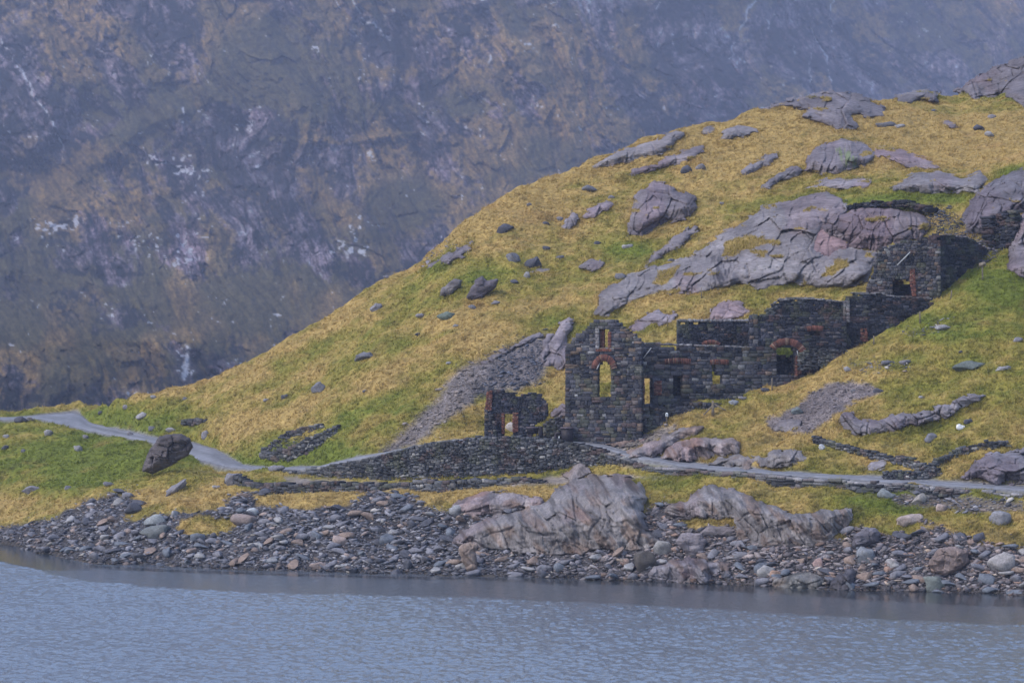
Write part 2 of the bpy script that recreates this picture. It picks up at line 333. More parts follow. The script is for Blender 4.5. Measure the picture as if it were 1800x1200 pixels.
# ---- path: one ribbon between its two edges
pu = np.arange(-300, 2101, 3.0); tt = np.linspace(0, 1, 9)
PU, PT = np.meshgrid(pu, tt, indexing='ij'); ra = .6 * fbm(PU / 12, PT * 3, 0, 4, 5)
py = lineY(5, PU) * (1 - PT) + lineY(6, PU) * PT + ra * (np.abs(PT - .5) * 2)
pz = zat(PU, py) + .05 - .12 * (np.abs(PT - .5) > .49)
pc = np.array([.19, .19, .21]) * (1 + .3 * fbm(PU / 20, PT * 5, 0, 4, 6) - .2 * np.exp(-((PT - .5) / .12) ** 2))[..., None]
obj('path', mesh_of('path', np.stack([(PU - 900) / F * py, py, pz], -1).reshape(-1, 3), grid_faces(len(pu), 9), M_PATH, pc.reshape(-1, 3), True), kind='structure')

# ------------------------------------------------------------------ far mountain
mu = np.concatenate([np.arange(-700, -60, 12.0), np.arange(-60, 1862, 2.0), np.arange(1870, 2600, 12.0)])
mv = np.concatenate([np.arange(960, 742, -6.0), np.arange(742, -20, -1.9), np.arange(-20, -500, -8.0)])
MU, MV = np.meshgrid(mu, mv, indexing='ij')
my = np.interp(-MV, [-960, -860, -742, -700, -600, -560, -500, -430, -300, 0, 500], [470, 640, 810, 830, 885, 985, 1050, 1080, 1130, 1215, 1350])
left = 1 - ss(330, 460, MU)
my2 = np.interp(-MV, [-960, -860, -742, -600, -500, -430, -300, 0, 500], [470, 640, 850, 985, 1050, 1080, 1130, 1215, 1350])
my = my * left + my2 * (1 - left)
my = my + ss(850, 1800, MU) * 420 * ss(800, 200, MV)
my = 470 + (my - 470) * np.interp(-MV, [-742, -620, -300, 0], [1.5, 1.8, 2.6, 2.9])
X, Z = MU * .215, MV * .215                       # metres across and down the face
ca, sa = math.cos(R(58)), math.sin(R(58))
wx = 10 * fbm(X / 40, Z / 40, 0, 3, 100); Xw, Zw = X + wx, Z - wx * .6
A = Xw * ca + Zw * sa; B = -Xw * sa + Zw * ca
rel = .8 * fbm(X / .8, Z / .7, 0, 2, 119) + 26 * fbm(X / 85, Z / 70, 0, 3, 101) + 15 * ridged(A / 55, B / 19, 0, 3, 103) + 7.0 * ridged(A / 17, B / 7, .3, 3, 107) + 3.6 * ridged(Xw / 6.5, Zw / 6, .7, 3, 111) + 1.3 * fbm(X / 1.9, Z / 1.6, 0, 2, 117) + 5.5 * facets(A / 16, B / 8, 21)[0] + 3.0 * facets(A / 5.5, B / 3.4, 23)[0]
gully = np.zeros_like(X)
for ln, wd, dp in [([(0, 300), (40, 330), (110, 250), (160, 190)], 26, 9), ([(300, 160), (420, 230), (520, 330), (600, 430), (640, 520)], 18, 8), ([(100, 40), (220, 150), (300, 260), (330, 360)], 16, 8),
                   ([(850, 40), (900, 160), (980, 250)], 18, 8), ([(700, 40), (720, 200), (760, 330)], 14, 7), ([(1450, 20), (1500, 90), (1540, 170)], 12, 8), ([(480, 40), (560, 180), (680, 300)], 14, 6)]:
    gully += 1.8 * dp * np.exp(-(ldist(MU + wx * 2, MV, ln) / wd) ** 2)
grassy = np.zeros_like(X)
for cu, cv, ru, rv, a in [(420, 75, 130, 55, .9), (330, 170, 90, 35, .7), (960, 270, 110, 60, 1.1), (60, 590, 120, 40, 1.1), (250, 520, 60, 30, .3), (420, 530, 200, 40, .9), (560, 560, 160, 30, .8), (600, 130, 180, 16, .5), (130, 650, 80, 30, .6),
                          (770, 350, 60, 90, .35), (450, 620, 60, 60, .7), (700, 190, 200, 20, .4), (120, 130, 60, 60, .25), (1080, 60, 100, 80, .2), (60, 470, 50, 60, .5), (980, 100, 60, 90, .25)]:
    grassy += a * blob(MU, MV, cu, cv, ru, rv)
for ln, wd, a in (([(0, 468), (110, 490), (220, 518), (440, 528), (600, 560)], 11, .8), ([(0, 560), (150, 598), (330, 588)], 10, .6), ([(310, 182), (430, 168), (560, 172)], 12, .6), ([(470, 244), (600, 250), (740, 232)], 8, .6), ([(860, 420), (900, 330), (960, 250)], 9, .5), ([(540, 300), (620, 380), (700, 440)], 6, .5), ([(820, 130), (900, 200), (930, 260)], 8, .4)):
    grassy += a * np.exp(-(ldist(MU + wx * 1.5, MV + 4 * noise(X / 4, Z / 4), ln) / wd) ** 2)
grassy += 1.1 * np.exp(-(ldist(MU, MV, [(20, 395), (90, 350), (170, 280), (240, 225), (330, 180)]) / 17) ** 2)
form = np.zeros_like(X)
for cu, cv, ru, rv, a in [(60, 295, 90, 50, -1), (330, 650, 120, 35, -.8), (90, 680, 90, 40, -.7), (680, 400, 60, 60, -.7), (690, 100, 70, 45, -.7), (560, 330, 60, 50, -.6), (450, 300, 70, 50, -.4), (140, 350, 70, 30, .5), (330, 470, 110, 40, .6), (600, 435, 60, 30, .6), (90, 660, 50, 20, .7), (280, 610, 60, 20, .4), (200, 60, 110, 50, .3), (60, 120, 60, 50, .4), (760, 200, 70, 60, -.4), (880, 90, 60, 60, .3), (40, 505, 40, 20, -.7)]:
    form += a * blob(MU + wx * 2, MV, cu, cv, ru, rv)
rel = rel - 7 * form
rel = rel * (1 - .45 * np.clip(grassy, 0, 1)) + gully
MY = my + rel * 2.8 * ss(940, 800, MV)
P = W(MU, MV, MY)
dyv = np.gradient(MY, axis=1); cliff = gblur(dyv, 2, 1)
flat = ss(-.2, 2.9, cliff)
n2 = 1.25 * fbm(X / 7, Z / 6, 0, 4, 130); n3 = fbm(X / 1.6, Z / 1.4, 0, 3, 140)
k = ss(.42, .72, .18 + grassy * .75 + flat * .36 + .75 * fbm(A / 24, B / 11, 0, 4, 120) + .25 * n3)[..., None]
n4 = fbm(X / .62, Z / .8, 0, 2, 142) + .8 * fbm(A / 5, B / .8, 0, 2, 143)
rock = np.array([.108, .083, .094]) * (1 + 1.2 * n2 + 1.0 * n3 + .8 * n4 + .5 * fbm(A / 9, B / 2.2, 0, 3, 145) + .55 * facets(Xw / 5, Zw / 7, 31)[0])[..., None]
pink = ss(.0, .5, fbm(X / 20, Z / 20, 0, 3, 150))[..., None]; rock = np.clip(rock, .02, .22); rock = rock * (1 - pink * .25 * np.array([0, .35, .35]))
brown = np.array([.21, .135, .052]) * (1 + .4 * n3 + .3 * n2 + .35 * n4)[..., None]; olive = np.array([.115, .092, .038]) * (1 + .35 * n3 + .35 * n4)[..., None]
go = ss(-.2, .3, fbm(X / 25, Z / 20, 0, 3, 155) - blob(MU, MV, 420, 90, 200, 100) * .5 - .3 * blob(MU, MV, 420, 540, 200, 60))[..., None]
mc = rock * (1 - k) + (olive * (1 - go) + brown * go) * k
crk = .5 * (1 - ss(0, .10, np.abs(noise(A / 15, B / 5.5, 0, 191)))) + .4 * (1 - ss(0, .12, np.abs(noise(Xw / 5, Zw / 6, 0, 193)))) + .35 * (1 - ss(0, .12, facets(A / 8, B / 4, 25)[1]))
mc = mc * (1 - np.clip(crk, 0, .8)[..., None] * (1 - .75 * k))
pale_streak = ss(.2, .6, ridged(A / 11, B / 3.2, .2, 3, 195))[..., None] * (1 - k) * .25; mc = mc * (1 + pale_streak)  # paler streaks along ridged noise, bare rock only
dkk = ss(.15, .5, fbm(A / 14, B / 5, 0, 4, 160))[..., None] * .6 * (1 - k); mc = mc * (1 - dkk) + np.array([.035, .035, .042]) * dkk
# pale quartz faces and wet white streaks
q = np.zeros_like(X)
for cu, cv, ru, rv in [(90, 415, 45, 28), (135, 388, 26, 12), (210, 415, 28, 12), (280, 435, 34, 16), (320, 460, 20, 14), (265, 280, 20, 12), (110, 115, 16, 10), (265, 560, 22, 12), (240, 545, 22, 10), (145, 515, 12, 10), (610, 440, 40, 18), (330, 640, 18, 30), (820, 225, 8, 12), (60, 240, 60, 8), (100, 395, 40, 8), (295, 415, 30, 10), (430, 220, 30, 20), (340, 300, 60, 30)]:
    q += blob(MU, MV, cu, cv, ru, rv) * 1.15
q = ss(1.03, 1.3, q * .62 + 1.35 * n3 + .75 * n2)
st = np.zeros_like(X)
for ln, wd in [([(620, 0), (628, 22), (640, 42), (655, 40), (668, 55), (683, 70)], 2.4), ([(585, 0), (600, 14)], 1.2), ([(690, 6), (692, 20)], 1.2), ([(1325, 0), (1312, 28), (1304, 52)], 1.8), ([(1348, 34), (1349, 50)], 1.5), ([(1428, 50), (1440, 80), (1452, 100), (1458, 130), (1470, 155)], 1.6),
               ([(1290, 75), (1283, 105)], 1.2), ([(1460, 0), (1463, 60)], 1.0), ([(1397, 82), (1397, 96)], 1.2), ([(861, 98), (865, 118)], 2.0), ([(0, 70), (30, 110), (60, 170), (90, 215), (112, 262)], 1.8), ([(1160, 0), (1155, 16)], 1.2), ([(1428, 95), (1424, 145)], 1.3), ([(0, 215), (20, 235)], 2), ([(296, 115), (298, 132)], 1.6), ([(320, 190), (322, 200)], 2), ([(845, 225), (846, 240)], 1.5), ([(330, 610), (325, 640), (322, 665)], 4)]:
    d = ldist(MU + 7 * fbm(X / 3, Z / 3, 0, 2, 171), MV, ln); st = np.maximum(st, np.exp(-(d / wd) ** 2) * ss(-.35, .15, n3 + n2 * .5))
q = np.maximum(q * .8, st)[..., None]
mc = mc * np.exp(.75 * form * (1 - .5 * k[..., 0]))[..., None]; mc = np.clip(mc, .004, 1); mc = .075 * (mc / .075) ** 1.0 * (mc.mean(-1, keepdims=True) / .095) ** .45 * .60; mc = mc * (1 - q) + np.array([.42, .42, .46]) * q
m_, n_, l_, b_ = mat('mountain_rock', .95, .1)
a_ = tex(n_, l_, 'Noise', .22, 7, rough=.8); c_ = ramp(n_, l_, a_.outputs[0], [(.3, .55), (.7, 1.45)])
l_.new(mul(n_, l_, attr(n_), c_.outputs[0]), b_.inputs[0]); bump(n_, l_, a_.outputs[0], .8, 3, b_)
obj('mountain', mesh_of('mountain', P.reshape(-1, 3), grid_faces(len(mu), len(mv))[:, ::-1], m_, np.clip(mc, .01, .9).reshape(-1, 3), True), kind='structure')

# ------------------------------------------------------------------ lake
m_, n_, l_, b_ = mat('lake_water', .08, .5); WAVE = .085
b_.inputs['IOR'].default_value = 1.85; b_.inputs['Base Color'].default_value = (.12, .145, .19, 1)
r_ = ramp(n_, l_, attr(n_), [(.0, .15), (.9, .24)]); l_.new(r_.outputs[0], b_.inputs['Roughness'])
r_ = ramp(n_, l_, attr(n_), [(.02, (.022, .026, .03)), (.9, (.112, .122, .142))]); l_.new(r_.outputs[0], b_.inputs['Base Color'])  # calm reflection painted as a dark base colour, sky reflection as a pale one
wu = np.concatenate([np.arange(-900, -30, 30.0), np.arange(-30, 1832, 2.2), np.arange(1840, 2800, 30.0)]); wy = np.concatenate([[-60, 20, 80, 120, 150], np.arange(170, 312, .26), [330, 360, 460]])
WU, WY = np.meshgrid(wu, wy, indexing='ij'); wyy = np.maximum(WY, 60); wx_ = np.where(WY > 60, (WU - 900) / F * WY, (WU - 900) / F * 60 * 1.5)
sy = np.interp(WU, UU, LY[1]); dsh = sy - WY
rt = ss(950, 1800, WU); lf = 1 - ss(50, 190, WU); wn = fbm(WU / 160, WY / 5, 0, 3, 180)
refl_tone = ss(-1.5, 2.0, dsh - 5.0 - 7 * rt - 18 * lf + 4 * wn)
refl_tone = np.maximum(refl_tone, (1 - ss(2.2, 3.4, dsh + wn)) * (1 - lf) * (1 - ss(800, 1200, WU)))
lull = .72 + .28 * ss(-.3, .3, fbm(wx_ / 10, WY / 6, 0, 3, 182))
amp = .05 + .22 * refl_tone + .74 * ss(-1.0, 1.5, dsh - 23 - 2 * rt + 2.5 * wn) * lull
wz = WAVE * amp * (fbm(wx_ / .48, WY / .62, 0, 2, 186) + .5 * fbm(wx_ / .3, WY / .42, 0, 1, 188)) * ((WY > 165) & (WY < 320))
wcol = np.stack([refl_tone, amp, refl_tone], -1).reshape(-1, 3)
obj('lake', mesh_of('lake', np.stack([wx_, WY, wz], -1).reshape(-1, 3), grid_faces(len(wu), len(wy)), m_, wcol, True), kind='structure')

# ------------------------------------------------------------------ rock outcrops (each grows out of the slope)
COVERED = []; TURF = []
def outcrop(label, poly, A, seed, holes=(), mt=None, tint=(1, 1, 1), wd=None, crease=.45, strata=38, sink=.7, rg=4.0, group=None, name='rock_outcrop', edge=.7, patch=None, blocky=None):
    blocky = blocky if blocky is not None else (.62 if mt is M_SHORE else 1.0)
    P = np.array(poly, float); bb = P.min(0) - 8, P.max(0) + 8
    st = 1.25 if (bb[1] - bb[0]).prod() < 60000 else 1.6
    u = np.arange(bb[0][0], bb[1][0], st); v = np.arange(bb[0][1], bb[1][1], st)
    Ug, Vg = np.meshgrid(u, v, indexing='ij')
    d = sdist(Ug, Vg, P) + rg * fbm(Ug / 16, Vg / 12, seed, 3, 200 + seed) * .8 + rg * 1.3 * facets(Ug / 15, Vg / 9, 300 + seed)[0]
    tf = np.full(Ug.shape, -99.)
    for h in holes: tf = np.maximum(tf, sdist(Ug, Vg, h) + 5 * fbm(Ug / 9, Vg / 7, seed, 3, 220 + seed))
    if mt is None: tf = np.maximum(tf, 30 * (fbm(Ug / 38, Vg / 16, seed, 4, 225 + seed) - .47 - .02 * np.clip(d / 6, 0, 3)))
    d = np.minimum(d, 1866 - Ug + 26 * fbm(Vg / 30, Vg * 0 + seed, 0, 3, 290))
    COVERED.append((P, []))
    y0 = hit(Ug, Vg); top = lineY(13, Ug); y0 = np.where(np.isnan(y0), top + 1.0, y0)
    y0s = gblur(gblur(y0, 7 / st, 0), 7 / st, 1)
    y0 = np.minimum(y0s, y0 + .4)
    inner = max(d.max(), 4); wd = wd or inner * .75
    t = np.clip(d / wd, -.3, 1)
    tp = np.clip(t, 0, 1); dome = A * (1 - (1 - tp) ** 2) ** .85
    base = y0 - dome; base = np.maximum.accumulate((base + .004 * (Vg - Vg.max()))[:, ::-1], axis=1)[:, ::-1]; base = gblur(gblur(base, 3, 0), 1.5, 1)
    base = np.where(d > 0, np.minimum(base, y0 - .15 * tp), y0)
    mpp = 0.055; X = Ug * mpp; Z = Vg * mpp
    c_, s_ = math.cos(R(strata)), math.sin(R(strata))
    wq = .8 * fbm(X / 4, Z / 4, seed, 3, 230 + seed); Xw = X + wq; Zw = Z + wq * .7
    a = Xw * c_ - Zw * s_; b = Xw * s_ + Zw * c_
    f1, e1 = facets(a / 3.4, b / 2.0, 310 + seed, .9); f2, e2 = facets(a / 1.25 + .3, b / .8, 350 + seed, .9); f3, e3 = facets(a / .5, b / .36, 390 + seed, .9)
    rel = .7 * fbm(a / 4.5, b / 2.2, seed, 3, 240 + seed) + (1.15 * f1 + .55 * f2 + .2 * f3) * blocky + (1 - blocky) * (.9 * fbm(a / 6, b / 1.4, seed, 4, 249) + .3 * fbm(a / 2.5, b / .35, seed, 3, 247)) + .2 * fbm(X / .7, Z / .45, seed, 3, 248)
    n1 = np.abs(noise(a / 4.2, b / 3.0, seed, 250 + seed)); n2 = np.abs(noise(a / 1.6, b / 2.4, seed + .5, 252 + seed))
    cr = -.5 * (1 - ss(0, .05, n1)) - blocky * (.75 * (1 - ss(0, .07, e1)) + .35 * (1 - ss(0, .1, e2)))
    k = ss(0, .25, tp) * (.35 + .65 * min(1, A / 3))
    tk = ss(-1, 2, tf); rel = rel * (1 - .8 * tk); cr = cr * (1 - tk)
    y = base - .12 * tk - (rel * .9 + cr * crease) * k + sink * (1 - ss(0, .12, t)) + np.maximum(-t, 0) * 4
    Vt = W(Ug, Vg, y); n = np.arange(Ug.size).reshape(Ug.shape)
    keep = (d > -2.2); q = keep[:-1, :-1] & keep[1:, :-1] & keep[1:, 1:] & keep[:-1, 1:]
    fc = np.stack([n[:-1, :-1], n[:-1, 1:], n[1:, 1:], n[1:, :-1]], -1)[q]
    used = np.unique(fc); mp = np.zeros(Ug.size, int); mp[used] = np.arange(len(used))
    col = np.array(tint) * (1 + .25 * fbm(X / 2, Z / 2, seed, 3, 260) + .22 * fbm(a / 3, b / .5, seed, 3, 262))[..., None] 
    pk = ss(.05, .4, fbm(X / 3.5, Z / 3.5, seed, 3, 264))[..., None]; col = col * (1 - pk * np.array([-.04, .06, .04]))
    col = col * (1 - tk[..., None]) + np.array([1.15, .88, .26]) * tk[..., None]
    if mt is None:
        m_ = (tf > 0) & (d > 0); m_ &= rng.uniform(size=m_.shape) < .16 * st * st; TURF.append(Vt[m_])
    if mt is M_SHORE:
        bs = ss(.0, .45, fbm(a / 2.2, b / .8, seed, 3, 268) + .15 * fbm(X / 5, Z / 5, seed, 2, 269))[..., None] * .75; col = col * (1 - bs) + col * np.array([.80, .60, .46]) * bs
        ds = ss(.15, .45, fbm(a / 1.6 + 9, b / .5, seed, 3, 270))[..., None] * .45; col = col * (1 - ds)
    if patch:
        k_ = ss(-3, 3, sdist(Ug, Vg, patch[0]) + 4 * fbm(Ug / 6, Vg / 9, 0, 3, 266))[..., None] * ss(-.3, .2, fbm(Ug / 3, Vg / 9, 0, 3, 267))[..., None]; col = col * (1 - k_) + np.array(patch[1]) * k_
    Vv = Vt.reshape(-1, 3)[used]; Vv, b0_ = centred(Vv)
    return obj(name, mesh_of(name, Vv, mp[fc], mt or M_ROCK, col.reshape(-1, 3)[used], True), label=label, cat='rock', group=group, kind=None, loc=b0_)

outcrop('huge pale grey rock slab climbing the hillside above the ruined mill', [(1042, 556), (1055, 515), (1105, 480), (1150, 465), (1200, 455), (1235, 435), (1262, 412), (1300, 393), (1340, 362), (1385, 352), (1420, 340), (1452, 335), (1478, 348), (1492, 362), (1480, 385), (1448, 400), (1440, 428), (1500, 436), (1548, 442), (1538, 462), (1528, 500), (1500, 502), (1430, 506), (1395, 498), (1340, 512), (1300, 500), (1250, 512), (1200, 520), (1160, 516), (1100, 535), (1062, 560)], 2.6, 1,
        holes=[[(1268, 452), (1275, 425), (1310, 412), (1345, 418), (1368, 418), (1372, 428), (1335, 432), (1310, 440), (1288, 452)], [(1446, 484), (1455, 470), (1486, 458), (1490, 464), (1476, 478), (1458, 488)], [(1148, 498), (1160, 478), (1195, 466), (1190, 482), (1165, 502)]], patch=([(1249, 452), (1268, 449), (1290, 457), (1286, 478), (1266, 500), (1247, 507)], (.38, .38, .42)), strata=40, wd=34)
outcrop('reddish scarred cliff face below the grassy terrace', [(1405, 500), (1420, 450), (1432, 400), (1462, 372), (1492, 366), (1478, 405), (1500, 436), (1470, 450), (1440, 470), (1430, 505)], 1.5, 2, tint=(1.12, .84, .84), strata=75, wd=16)
outcrop('blocky brown-grey cliff right under the terrace edge', [(1436, 430), (1440, 396), (1470, 374), (1500, 366), (1545, 362), (1590, 368), (1625, 376), (1640, 398), (1612, 424), (1560, 441), (1500, 440), (1460, 436)], 4.2, 3, tint=(.86, .78, .80), strata=78, wd=15, crease=.8)
outcrop('tall rounded grey rock standing alone in the middle of the grass hillside', [(1100, 418), (1108, 372), (1120, 336), (1150, 318), (1175, 322), (1195, 334), (1222, 345), (1226, 362), (1212, 384), (1175, 394), (1140, 416)], 4.5, 4, strata=65, wd=20, tint=(.92, .88, .92))
outcrop('long low grey slab just under the left ridge line', [(1038, 299), (1062, 275), (1100, 262), (1150, 246), (1192, 228), (1205, 232), (1188, 250), (1172, 268), (1130, 280), (1085, 290)], 2.4, 5, strata=25)
outcrop('broken grey rock band below the long ridge slab', [(1080, 314), (1120, 296), (1165, 280), (1200, 262), (1238, 254), (1240, 268), (1205, 288), (1150, 300), (1110, 312)], 1.8, 6, strata=25, tint=(.9, .86, .9))
outcrop('small grey hump on the ridge right of the long slab', [(1258, 248), (1275, 228), (1300, 217), (1330, 228), (1334, 234), (1300, 244)], 2.2, 7)
outcrop('round grey knob beside the small hump near the ridge', [(1234, 232), (1240, 220), (1256, 222), (1258, 232), (1246, 236)], 1.2, 8)
outcrop('broad dark rock cap on the rounded summit', [(1338, 192), (1372, 180), (1420, 170), (1452, 161), (1490, 161), (1530, 172), (1556, 190), (1556, 206), (1530, 208), (1500, 205), (1510, 228), (1470, 228), (1440, 214), (1402, 206), (1425, 192), (1380, 188)], 2.6, 9, strata=-25, tint=(.88, .86, .9))
outcrop('flat rock on the crest between the two tops', [(1552, 182), (1590, 165), (1635, 158), (1652, 165), (1650, 180), (1625, 176), (1590, 184)], 1.8, 10, tint=(.85, .85, .88))
outcrop('dark crag at the top right end of the ridge', [(1678, 160), (1705, 142), (1722, 130), (1760, 115), (1800, 98), (1870, 80), (1880, 190), (1800, 190), (1765, 168), (1720, 174), (1700, 166)], 4.0, 11, strata=25, wd=24, tint=(.72, .7, .74), crease=.8)
outcrop('purple-grey dome of rock with a green patch on its face', [(1414, 300), (1420, 272), (1440, 255), (1480, 243), (1522, 252), (1538, 268), (1536, 282), (1506, 300), (1480, 304), (1448, 308)], 4.0, 12, patch=([(1468, 262), (1490, 258), (1504, 275), (1508, 298), (1484, 300), (1478, 280)], (.78, 1.0, .5)), strata=70, wd=20, tint=(.88, .84, .88))
outcrop('pinkish rock slabs to the right of the dome', [(1532, 270), (1545, 254), (1580, 256), (1610, 270), (1640, 282), (1652, 296), (1608, 297), (1578, 290), (1556, 280)], 1.8, 13, tint=(1.0, .9, .92), strata=-25)
outcrop('smooth grey whaleback rock behind the grassy terrace', [(1556, 338), (1580, 318), (1615, 302), (1655, 300), (1688, 312), (1705, 306), (1722, 292), (1742, 318), (1716, 340), (1660, 341), (1600, 341)], 3.2, 14, strata=10, wd=22)
outcrop('thin pale slab left of the whaleback rock', [(1412, 332), (1440, 318), (1470, 310), (1506, 312), (1532, 318), (1526, 330), (1480, 334)], 1.4, 15, tint=(1.15, 1.12, 1.15), strata=10)
outcrop('slim leaning grey slab alone on the upper grass', [(1300, 303), (1322, 284), (1348, 270), (1368, 267), (1360, 284), (1326, 304), (1308, 308)], 1.8, 16, tint=(.95, .95, 1))
outcrop('jumble of dark rock left of the dome', [(1336, 332), (1346, 318), (1372, 300), (1400, 290), (1416, 298), (1405, 312), (1372, 320), (1352, 334)], 2.2, 17, tint=(.8, .8, .84))
outcrop('steep grey rock face above the top ruin on the right', [(1690, 388), (1706, 350), (1730, 326), (1760, 308), (1800, 296), (1880, 290), (1880, 372), (1790, 376), (1770, 392), (1735, 414), (1700, 410)], 3.6, 18, strata=60, wd=20, tint=(.62, .62, .68), crease=.8)
outcrop('smooth grey pillar of rock at the right edge of the hollow', [(1772, 472), (1776, 430), (1786, 385), (1810, 360), (1880, 350), (1880, 490), (1800, 492)], 3.5, 19, strata=80, wd=18, tint=(.9, .86, .9))
outcrop('diagonal rib of rock left of the huge slab', [(1126, 472), (1150, 442), (1185, 414), (1222, 395), (1232, 400), (1208, 424), (1180, 438), (1150, 460)], 1.6, 20, tint=(.95, .92, .95))
outcrop('pale cracked rock behind the left corner of the gable', [(950, 648), (960, 612), (972, 590), (985, 566), (1002, 552), (1010, 566), (998, 590), (1002, 640), (985, 652), (968, 652)], 1.8, 21, tint=(1.05, 1.0, 1.05), strata=60)
outcrop('flat grey rock between the small ruin and the gable', [(958, 738), (970, 718), (990, 708), (1004, 712), (1004, 736), (980, 736)], 1.2, 22, tint=(1.2, 1.1, 1.12))
outcrop('tilted pink-grey slab above the rear mill wall', [(1240, 558), (1252, 540), (1275, 528), (1300, 528), (1312, 540), (1330, 545), (1300, 562), (1270, 570)], 1.4, 23, tint=(1.25, 1.15, 1.15))
outcrop('low broken rock in the grass right behind the gable', [(1100, 575), (1118, 562), (1135, 550), (1160, 545), (1190, 552), (1180, 566), (1150, 572), (1120, 588)], 1.1, 24, tint=(1.0, .95, 1.0), rg=6)
outcrop('long rock step with dark joints in the upper middle slope', [(985, 398), (1005, 372), (1020, 384), (1012, 396), (990, 408)], 1.2, 51, rg=5, tint=(.85, .82, .85))
outcrop('low rock rib in the dry grass right of the standing rock', [(1165, 442), (1188, 420), (1210, 402), (1225, 408), (1200, 432), (1175, 446)], 1.3, 52, rg=5, tint=(.85, .82, .86))
outcrop('small rock steps in the grass beside the road bend', [(1052, 782), (1075, 768), (1110, 762), (1140, 756), (1150, 764), (1110, 780), (1080, 788)], 1.0, 53, mt=M_SHORE, rg=6, strata=15, tint=(1.05, 1, 1))
outcrop('grey slabs showing under the crest right of the summit', [(1648, 214), (1668, 208), (1690, 222), (1672, 228)], .9, 54, rg=4)
outcrop('pale flat rock in the grass close to the small ruin', [(930, 480), (945, 468), (975, 470), (960, 482)], .8, 55, rg=4, tint=(.9, .88, .9))
outcrop('long dark rock ledge above the slate waste fan', [(838, 640), (868, 622), (910, 600), (950, 582), (956, 590), (920, 606), (880, 628), (850, 646)], 1.2, 56, rg=5, tint=(.8, .78, .82), strata=25)
outcrop('broken boulders and rock beside the gable on the slope', [(952, 600), (962, 585), (975, 590), (970, 620), (955, 640), (946, 630)], 1.4, 57, rg=5, tint=(1.0, .95, 1.0))
# --- shore
outcrop('massive whale-backed rock on the shore in the centre', [(788, 958), (806, 932), (862, 908), (905, 898), (950, 884), (978, 862), (1000, 844), (1030, 836), (1070, 834), (1105, 836), (1128, 850), (1140, 872), (1132, 888), (1140, 908), (1135, 925), (1152, 940), (1174, 962), (1140, 968), (1100, 972), (1060, 966), (1010, 980), (950, 980), (900, 972), (850, 968)], 5.0, 31, mt=M_SHORE, strata=-55, wd=40, rg=5, crease=.45, blocky=.5)
outcrop('streaked purple rock face on the shore right of the central rock', [(1168, 900), (1178, 880), (1205, 884), (1215, 866), (1245, 850), (1272, 852), (1300, 862), (1345, 884), (1400, 902), (1450, 896), (1498, 892), (1503, 905), (1488, 930), (1462, 948), (1430, 964), (1380, 966), (1340, 962), (1292, 946), (1290, 912), (1240, 910), (1200, 914)], 4.2, 32, mt=M_SHORE, strata=-55, wd=24, rg=4, crease=.5, blocky=.5)
outcrop('smooth slabs rising from the road to a rounded tip below the sign', [(1090, 800), (1120, 782), (1160, 768), (1195, 752), (1222, 746), (1236, 750), (1228, 762), (1212, 768), (1175, 786), (1150, 806), (1110, 808)], 2.6, 33, mt=M_SHORE, strata=28, tint=(1.1, 1.08, 1.1))
outcrop('cracked pale boulder slab beside the road under the grass mound', [(1158, 806), (1178, 785), (1205, 770), (1240, 766), (1270, 770), (1292, 766), (1302, 778), (1298, 796), (1270, 802), (1235, 808), (1200, 812)], 3.0, 34, mt=M_SHORE, strata=-60, wd=12, tint=(1.2, 1.12, 1.12))
outcrop('low grey ledge along the upper edge of the road', [(1238, 818), (1262, 802), (1295, 796), (1325, 806), (1350, 796), (1390, 792), (1424, 798), (1430, 812), (1400, 820), (1340, 822), (1290, 822)], 2.0, 35, mt=M_SHORE, strata=20, rg=6)
outcrop('long jagged grey outcrop crossing the right hand meadow', [(1474, 748), (1478, 726), (1498, 718), (1515, 736), (1545, 738), (1580, 728), (1610, 728), (1645, 714), (1680, 698), (1712, 690), (1732, 696), (1708, 712), (1680, 726), (1655, 738), (1618, 752), (1570, 760), (1530, 768), (1500, 766)], 2.2, 36, tint=(.95, .95, 1.0), rg=6, strata=-40, crease=.8)
outcrop('bluish bare slab rising from the road at the right edge', [(1682, 842), (1705, 822), (1728, 800), (1755, 792), (1800, 788), (1880, 780), (1880, 862), (1800, 852), (1740, 848)], 2.4, 37, tint=(.9, .93, 1.02), rg=5, wd=20, strata=15)
outcrop('broad pinkish slab between the lower wall and the shore rubble', [(786, 892), (820, 872), (850, 862), (890, 862), (935, 872), (962, 880), (960, 890), (920, 896), (880, 904), (830, 910)], 1.8, 38, mt=M_SHORE, tint=(1.15, 1.08, 1.08), strata=15)
outcrop('half buried rounded rock right of the retaining wall foot', [(988, 836), (1000, 822), (1022, 815), (1038, 822), (1040, 836), (1010, 842)], 1.3, 39, mt=M_SHORE, tint=(1.2, 1.15, 1.15))
outcrop('smooth wet ledge dipping into the lake on the right', [(1352, 1030), (1368, 1012), (1400, 1004), (1440, 1008), (1452, 1024), (1440, 1036), (1390, 1038)], 1.6, 40, mt=M_SHORE, tint=(.8, .85, .82))
outcrop('flat broken rock ledge reaching the water in the centre', [(1130, 1012), (1150, 990), (1190, 982), (1230, 980), (1270, 988), (1290, 998), (1262, 1010), (1240, 1022), (1190, 1022), (1150, 1024)], 2.2, 41, mt=M_SHORE, rg=6, strata=-50, tint=(.9, .9, .98))
outcrop('dark wet jagged rock poking out beside the smooth ledge', [(1446, 1036), (1455, 1020), (1475, 1008), (1498, 996), (1506, 1010), (1500, 1030), (1478, 1040)], 1.8, 42, mt=M_SHORE, tint=(.35, .35, .4))
outcrop('small grey rock showing through the bank above the gully', [(1352, 752), (1368, 740), (1392, 735), (1415, 738), (1410, 752), (1380, 762)], 1.2, 43, rg=5)
